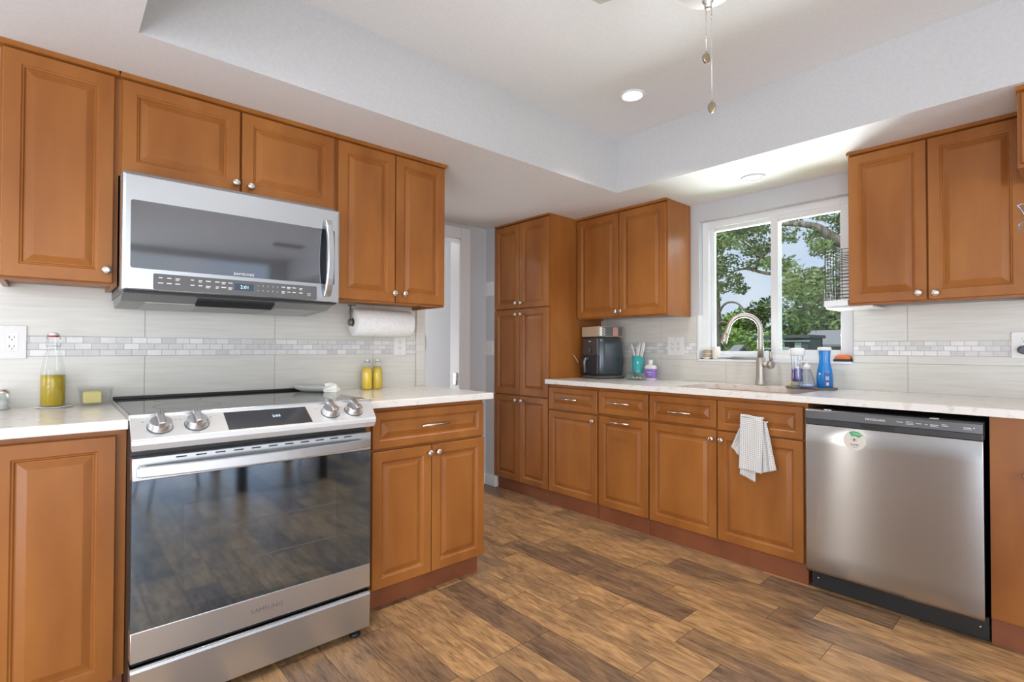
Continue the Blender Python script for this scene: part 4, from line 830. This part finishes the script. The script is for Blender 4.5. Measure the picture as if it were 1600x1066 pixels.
# dish towel over the fourth pull
def towel():
    b = MB(); uvl = b.bm.loops.layers.uv.new('UVMap'); rn = random.Random(2)
    def sheet(tl, tr, br, bl, x0, rip, fr, nu=22, nv=34, ph=0, xb=0, us=1.0):
        g = []
        for j in range(nv+1):
            v = j/nv; row = []
            for i in range(nu+1):
                u = i/nu
                y = (tl[0]*(1-u)+tr[0]*u)*(1-v)+(bl[0]*(1-u)+br[0]*u)*v; z = (tl[1]*(1-u)+tr[1]*u)*(1-v)+(bl[1]*(1-u)+br[1]*u)*v
                x = x0+xb*v-rip*math.sin(fr*u*2*PI+ph+.8*v)*(.35+.65*v)+.0015*math.sin(9*v+5*u)
                row.append(b.bm.verts.new((x, y, z)))
            g.append(row)
        for j in range(nv):
            for i in range(nu):
                f = b.bm.faces.new([g[j][i], g[j][i+1], g[j+1][i+1], g[j+1][i]]); f.smooth = True
                for l, (ii, jj) in zip(f.loops, ((i, j), (i+1, j), (i+1, j+1), (i, j+1))): l[uvl].uv = (ii/nu*.125*us, jj/nv*.30)
        return g
    A = sheet((-1.463, .790), (-1.577, .783), (-1.568, .510), (-1.455, .520), 2.430, .0035, 1.6)
    sheet((-1.466, .790), (-1.545, .786), (-1.530, .458), (-1.452, .486), 2.449, .003, 1.2, ph=1)
    sheet((-1.470, .775), (-1.520, .770), (-1.485, .540), (-1.403, .620), 2.4555, .003, 2.6, ph=.4, us=.9)
    sheet((-1.545, .775), (-1.585, .770), (-1.632, .535), (-1.545, .505), 2.4525, .0035, 2.6, ph=2, us=.9)
    # roll over the bar
    nu = 22; g = []
    for j in range(9):
        a = PI*j/8; row = []
        for i in range(nu+1):
            u = i/nu; y = -1.463*(1-u)-1.577*u; z = .790*(1-u)+.783*u
            row.append(b.bm.verts.new((2.4385-.0095*math.cos(a)-.0012*math.sin(1.6*u*2*PI), y, z+.0105*math.sin(a)+.002*math.sin(7*u))))
        g.append(row)
    for j in range(8):
        for i in range(nu):
            f = b.bm.faces.new([g[j][i], g[j][i+1], g[j+1][i+1], g[j+1][i]]); f.smooth = True
            for l, (ii, jj) in zip(f.loops, ((i, j), (i+1, j), (i+1, j+1), (i, j+1))): l[uvl].uv = (ii/nu*.125, .30+jj/8*.03)
    m = mat('checked_cotton', rough=.9, spec=.1); N, L = m.node_tree.nodes, m.node_tree.links
    uv = N.new('ShaderNodeUVMap'); uv.uv_map = 'UVMap'; sp = N.new('ShaderNodeSeparateXYZ'); L.new(uv.outputs[0], sp.inputs[0])
    def line(out):
        a = N.new('ShaderNodeMath'); a.operation = 'MULTIPLY'; a.inputs[1].default_value = 1/.0105; L.new(out, a.inputs[0])
        f = N.new('ShaderNodeMath'); f.operation = 'FRACT'; L.new(a.outputs[0], f.inputs[0]); c = N.new('ShaderNodeMath'); c.operation = 'LESS_THAN'; c.inputs[1].default_value = .36; L.new(f.outputs[0], c.inputs[0]); return c.outputs[0]
    ad = N.new('ShaderNodeMath'); ad.operation = 'ADD'; L.new(line(sp.outputs['X']), ad.inputs[0]); L.new(line(sp.outputs['Y']), ad.inputs[1])
    hf = N.new('ShaderNodeMath'); hf.operation = 'MULTIPLY'; hf.inputs[1].default_value = .5; L.new(ad.outputs[0], hf.inputs[0])
    r = N.new('ShaderNodeValToRGB'); r.color_ramp.interpolation = 'CONSTANT'; e = r.color_ramp.elements; e[0].color = (.86, .83, .79, 1); e[1].position = .9; e[1].color = (.27, .30, .34, 1)
    x = e.new(.4); x.color = (.60, .60, .60, 1); L.new(hf.outputs[0], r.inputs[0]); L.new(r.outputs[0], P(m).inputs['Base Color'])
    o = single(b, 'dish_towel', m, 'checked white and blue-grey dish towel draped over a drawer pull', 'towel', (2.44, -1.52, .46)); md = o.modifiers.new('solid', 'SOLIDIFY'); md.thickness = .0022; md.offset = 0
towel()

# black wire rack and white ledge on the side of the right wall cabinet
wr = thing('wire_rack', 'black wire grid rack on the window side of the right wall cabinet', 'rack', (2.95, -1.79, 1.395))
BW = mat('black_wire', (.02, .02, .02), .4)
b = MB(); ya, yb, xa, xb, za, zb_ = -1.731, -1.849, 2.86, 3.04, 1.396, 1.700
for x, y in ((xa, ya), (xb, ya), (xa, yb+.001), (xb, yb+.001)): b.tube([(x, y, za), (x, y, zb_-.01)], .0026, 6)
for i in range(1, 3): b.tube([(xa, ya+(yb-ya)*i/3, za+.01), (xa, ya+(yb-ya)*i/3, zb_-.03)], .0021, 6)
for i in range(1, 4): b.tube([(xa+(xb-xa)*i/4, ya, za+.01), (xa+(xb-xa)*i/4, ya, zb_-.03)], .0021, 6)
for k in range(15):
    z = za+.012+k*.0185
    b.tube([(xa, yb+.001, z), (xa, ya, z)], .0019, 5); b.tube([(xa, ya, z), (xb, ya, z)], .0019, 5); b.tube([(xb, ya, z), (xb, yb+.001, z)], .0019, 5)
b.build('wire_grid', BW, wr, wr)
b = MB(); b.box((2.80, -1.852, 1.363), (3.05, -1.742, 1.394), bev=.003); b.box((2.83, -1.952, 1.353), (3.05, -1.742, 1.3625), bev=.002)
single(b, 'bracket_shelf', VINYL, 'white bracket shelf under the black wire rack beside the cabinet', 'shelf', (2.93, -1.80, 1.353))
# blue-grey wire hooks at the right edge
wh = thing('wire_hook', 'blue-grey looped wire hook at the right edge below the deep cabinet', 'hook', (2.49, -2.51, 1.64))
b = MB()
b.tube([(2.50+.006*math.cos(a), -2.514+.019*math.cos(a), 1.608+.016*math.sin(a)) for a in [2*PI*i/20 for i in range(21)]], .0032, 8)
b.tube([(2.51, -2.52, 1.623), (2.505, -2.512, 1.65), (2.502, -2.500, 1.677), (2.500, -2.492, 1.689), (2.50, -2.503, 1.692), (2.506, -2.53, 1.688)], .0032, 8); b.tube([(2.506, -2.53, 1.688), (2.512, -2.54, 1.835)], .003, 8); b.tube([(2.508, -2.528, 1.607), (2.51, -2.538, 1.70)], .003, 8)
b.build('wire', mat('blue_grey_wire', (.36, .40, .50), .25, .8), wh, wh)

# ================================================================== DINING FURNITURE (seen mirrored in the oven door)
DT = mat('dark_table_wood', (.05, .035, .025), .4); WC = mat('white_chair', (.78, .78, .80), .4)
tb = thing('dining_table', 'dark wooden dining table behind the camera, mirrored in the oven glass', 'table', (1.2, -3.75, 0))
b = MB(); b.box((.82, -4.25, .72), (1.60, -3.24, .755), bev=.005); b.build('tabletop', DT, tb, tb)
for x in (.89, 1.53):
    for y in (-3.30, -4.18): b = MB(); b.box((x-.035, y-.035, 0), (x+.035, y+.035, .72)); b.build('leg', DT, tb, tb)
def chair(x, y, rz, label):
    t = thing('dining_chair', label, 'chair', (0, 0, 0), 'white dining chairs')
    b = MB(); b.rings([[(px, py, z) for px, py in rrect(-.22, .22, -.21, .21, .06)] for z in (.43, .46)]); b.build('seat', WC, t, t, bevel=.008)
    b = MB(); b.rings([[(px, -.205-.18*(z-.46)+dy, z) for px, dy in ((-.20, .012), (-.1, 0), (0, -.004), (.1, 0), (.20, .012), (.20, .028), (.1, .016), (0, .012), (-.1, .016), (-.20, .028))] for z in (.45, .60, .75, .88)]); b.build('backrest', WC, t, t)
    for sx_ in (-1, 1):
        for sy_ in (-1, 1): b = MB(); b.tube([(sx_*.23, sy_*.22, 0), (sx_*.17, sy_*.15, .44)], [.013, .021], 10); b.build('leg', WC, t, t)
    t.location = (x, y, 0); t.rotation_euler = (0, 0, rz)
chair(.47, -3.46, R(-95), 'white dining chair at the left end of the dark table, mirrored in the oven glass')
chair(1.78, -3.70, R(88), 'white dining chair at the right side of the dark table, behind the camera')

# ================================================================== OUTSIDE THE WINDOW
GR = mat('lawn', rough=.95, spec=.1); tex_color(GR, (.10, .17, .035), (.20, .27, .08), nscale=1.2, detail=6)
b = MB(); b.face(b.vs([(3.3, -60, -.5), (90, -60, -.5), (90, 90, -.5), (3.3, 90, -.5)])); struct(b, 'ground', GR, 'lawn of the back yard')
def leafmat(name, c1, c2):
    m = mat(name, rough=.6, spec=.2); tex_color(m, c1, c2, nscale=2.2, detail=5, lo=.3, hi=.7); return m
LF1 = leafmat('oak_leaves', (.10, .15, .065), (.30, .36, .18)); LF2 = leafmat('bright_leaves', (.10, .20, .035), (.30, .42, .11)); LF3 = leafmat('dark_leaves', (.05, .095, .035), (.15, .22, .085))
BARK = mat('grey_bark', rough=.95, spec=.1); tex_color(BARK, (.10, .085, .07), (.24, .21, .18), (6, 6, 1), 3, 5)
def leaves(blobs, size, rn, parent, root, m):
    """many little leaf blades scattered through ellipsoids (x, y, z, rx, ry, rz, count)"""
    V_, F_ = [], []
    for x, y, z, rx, ry, rz, n in blobs:
        for _ in range(n):
            while True:
                p = Vector((rn.uniform(-1, 1), rn.uniform(-1, 1), rn.uniform(-1, 1)))
                if p.length < 1: break
            p = Vector((x+p.x*rx, y+p.y*ry, z+p.z*rz)); s = size*rn.uniform(.6, 1.3)
            a = Vector((rn.gauss(0, 1), rn.gauss(0, 1), rn.gauss(0, .7))).normalized(); c = a.cross(Vector((rn.gauss(0, 1), rn.gauss(0, 1), rn.gauss(0, 1)))).normalized()
            i = len(V_); d = a.cross(c)*s*.12
            V_ += [p-a*s, p+c*s*.42+d, p+a*s, p-c*s*.42+d]; F_.append((i, i+1, i+2, i+3))
    me = bpy.data.meshes.new('foliage'); me.from_pydata([v-root.location for v in V_], [], F_); me.materials.append(m)
    o = bpy.data.objects.new('foliage', me); COL.objects.link(o); o.parent = parent; return o
def limb(parent, root, nm, pts, rad):
    P_ = [Vector(p) for p in pts]; P_ = [P_[0]*2-P_[1]]+P_+[P_[-1]*2-P_[-2]]; op, orad = [], []
    for i in range(1, len(P_)-2):   # Catmull-Rom smoothing
        p0, p1, p2, p3 = P_[i-1:i+3]
        for k in range(5):
            t = k/5; op.append(.5*((2*p1)+(p2-p0)*t+(2*p0-5*p1+4*p2-p3)*t*t+(3*p1-p0-3*p2+p3)*t**3)); orad.append(rad[i-1]*(1-t)+rad[i]*t)
    op.append(P_[-2]); orad.append(rad[-1])
    b = MB(); b.tube(op, orad, 10); return b.build(nm, BARK, parent, root)
rn = random.Random(21)
oak = thing('oak_tree', 'large oak with a thick branch reaching across the right window pane', 'tree', (9.0, -.9, -.5))
limb(oak, oak, 'trunk', [(9, -.9, -.5), (9.02, -.8, .8), (9.1, -.5, 1.8), (9.2, -.35, 2.8), (9.3, -.5, 4.2), (9.5, -.9, 6)], [.33, .27, .24, .2, .16, .1])
limb(oak, oak, 'branch', [(9.1, -.45, 1.95), (9.2, .05, 2.12), (9.3, .45, 2.22), (9.4, .85, 2.48), (9.6, 1.25, 2.75), (9.8, 1.6, 3.05), (10, 1.95, 3.35)], [.11, .09, .075, .065, .05, .035, .012])
limb(oak, oak, 'branch', [(9.2, -.38, 2.7), (9.1, .0, 2.9), (9.0, .22, 3.12), (9.0, .5, 3.22), (9.1, .9, 3.3)], [.10, .085, .06, .045, .02])
limb(oak, oak, 'branch', [(9.4, .85, 2.48), (9.3, 1.15, 2.5), (9.3, 1.5, 2.62), (9.4, 1.85, 2.6)], [.04, .03, .022, .01])
limb(oak, oak, 'branch', [(9.1, -.4, 2.1), (8.9, .1, 1.95), (8.8, .45, 1.75)], [.05, .035, .015])
bl = []
for _ in range(120):
    y = rn.uniform(-1.4, 3.2); z = rn.uniform(2.05, 4.3)
    if y > .75 and z < 2.62: continue
    bl.append((rn.uniform(8.2, 10.8), y, z, rn.uniform(.2, .4), rn.uniform(.14, .34), rn.uniform(.08, .20), rn.randint(110, 190)))
for y, z in ((1.5, 2.72), (1.85, 2.5), (2.1, 2.35), (2.2, 2.62), (1.15, 2.75), (2.3, 2.15), (1.75, 2.3)): bl.append((9.6, y, z, .25, .17, .12, 150))
for _ in range(34): bl.append((rn.uniform(8.4, 10.6), rn.uniform(1.0, 3.0), rn.uniform(2.75, 3.7), .32, .24, .14, 150))
for _ in range(16): bl.append((rn.uniform(8.4, 9.6), rn.uniform(-.6, .9), rn.uniform(1.55, 2.3), .4, .28, .2, 170))
leaves(bl, .043, rn, oak, oak, LF1)
yt = thing('young_tree', 'thin upright trunk with bare arching twigs at the left edge of the window', 'tree', (12.5, 3.65, -.5))
limb(yt, yt, 'trunk', [(12.5, 3.63, -.5), (12.5, 3.66, 1.2), (12.52, 3.70, 2.46), (12.5, 3.785, 3.95), (12.5, 3.88, 5.9)], [.17, .15, .11, .085, .06])
for p in ([(12.5, 3.67, 1.90), (12.5, 3.45, 2.27), (12.5, 3.14, 2.285), (12.5, 2.89, 2.02), (12.5, 2.74, 1.71)], [(12.5, 3.67, 1.59), (12.4, 3.485, 1.81), (12.4, 3.285, 1.74), (12.4, 3.14, 1.49)], [(12.52, 3.70, 2.58), (12.5, 3.51, 2.73), (12.4, 3.26, 2.83)]): limb(yt, yt, 'twig', p, [.034, .029, .022, .016, .010][:len(p)])
spec = ((24.5, 9.4, 3.25, 3.4, LF2, 'bright green bushy tree behind the left window pane', 1.0), (43, 18.6, 4.9, 4.2, LF2, 'bright green rounded tree far behind the middle of the window', 1.6), (31.5, 16.2, 4.2, 3.2, LF2, 'tall pale green tree at the far left outside the window', 1.1),
        (36, 8.3, 6.6, 4.2, LF3, 'dark bushy tree behind the dark shed', 1.3), (46.5, 5.6, 7.4, 5.2, LF3, 'dark bushy tree far behind the grey-roofed house', 1.6), (57, 14.0, 9.6, 5.2, LF1, 'mid green tall tree in the distance between the shed and the house', 1.9))
for x, y, h, r_, m, lab, k in spec:
    t = thing('bushy_tree', lab, 'tree', (x, y, -.5), 'trees beyond the yard')
    limb(t, t, 'trunk', [(x, y, -.5), (x, y, h*.6)], [.16, .08])
    bs = []
    for _ in range(34):
        a = rn.uniform(0, 2*PI); q_ = rn.uniform(0, 1)**.5*r_; zz = rn.uniform(-.3, h-.5-.35*(q_/r_)**2*h)
        bs.append((x+q_*math.cos(a)*.6, y+q_*math.sin(a), zz, .7*k, .75*k, .55*k, 150))
    leaves(bs, .15*k, rn, t, t, m)
SHD = mat('dark_teal_siding', (.055, .075, .08), .7); SHL = mat('pale_teal_panel', (.30, .38, .38), .6); ROOF = mat('pale_grey_shingles', (.20, .20, .21), .9); SID = mat('grey_siding', (.22, .23, .24), .8)
sd_ = thing('shed', 'dark teal open garden shed seen through the right window pane', 'shed', (18.7, 3.75, -.5))
b = MB(); b.box((18.0, 4.35, -.5), (18.1, 4.5, 1.5)); b.box((18.0, 3.32, -.5), (18.12, 3.5, 1.5)); b.box((19.3, 3.32, -.5), (19.4, 4.5, 1.5)); b.box((18.1, 3.32, -.5), (19.4, 3.42, 1.5)); b.build('wall', SHD, sd_, sd_)
b = MB(); b.box((17.9, 3.25, 1.5), (19.5, 5.0, 1.60)); b.build('roof', SHD, sd_, sd_)
b = MB(); b.box((18.02, 3.9, .3), (18.08, 4.35, 1.2)); b.box((18.02, 3.52, .6), (18.08, 3.72, 1.35)); b.build('panel', SHL, sd_, sd_)
b = MB(); b.box((17.95, 3.25, 1.38), (18.0, 5.0, 1.42)); b.box((17.95, 3.7, 1.12), (18.0, 4.8, 1.17)); b.build('pale_rail', SHL, sd_, sd_)
def house(x, y0, y1, ze, zr, lab, d=6, wallm=SID):
    t = thing('house', lab, 'house', (x+d/2, (y0+y1)/2, -.5))
    b = MB(); b.box((x, y0, -.5), (x+d, y1, ze)); w_ = b.build('wall', wallm, t, t)
    b = MB(); g = min(.4, d*.12); b.prism([(x-g, ze-.05), (x+d/2, zr), (x+d+g, ze-.05), (x+d+g, ze+.05), (x+d/2, zr+.12), (x-g, ze+.06)], y0-g*.75, y1+g*.75, 'Y'); b.build('roof', ROOF, t, t)
    hw = min(.35, (y1-y0)*.12)
    for y in (y0+(y1-y0)*.3, y0+(y1-y0)*.7): b = MB(); b.box((x-.03, y-hw, .2), (x+.02, y+hw, .85)); b.build('window', DGREY, w_, t)
house(28, 3.9, 6.75, 1.30, 2.0, 'low grey house with pale shingle roof behind the right window pane', 4)
house(18.5, 5.9, 6.1, .92, 1.16, 'small pale garden house behind the left window pane', 1.0, mat('pale_siding', (.30, .31, .31), .8))
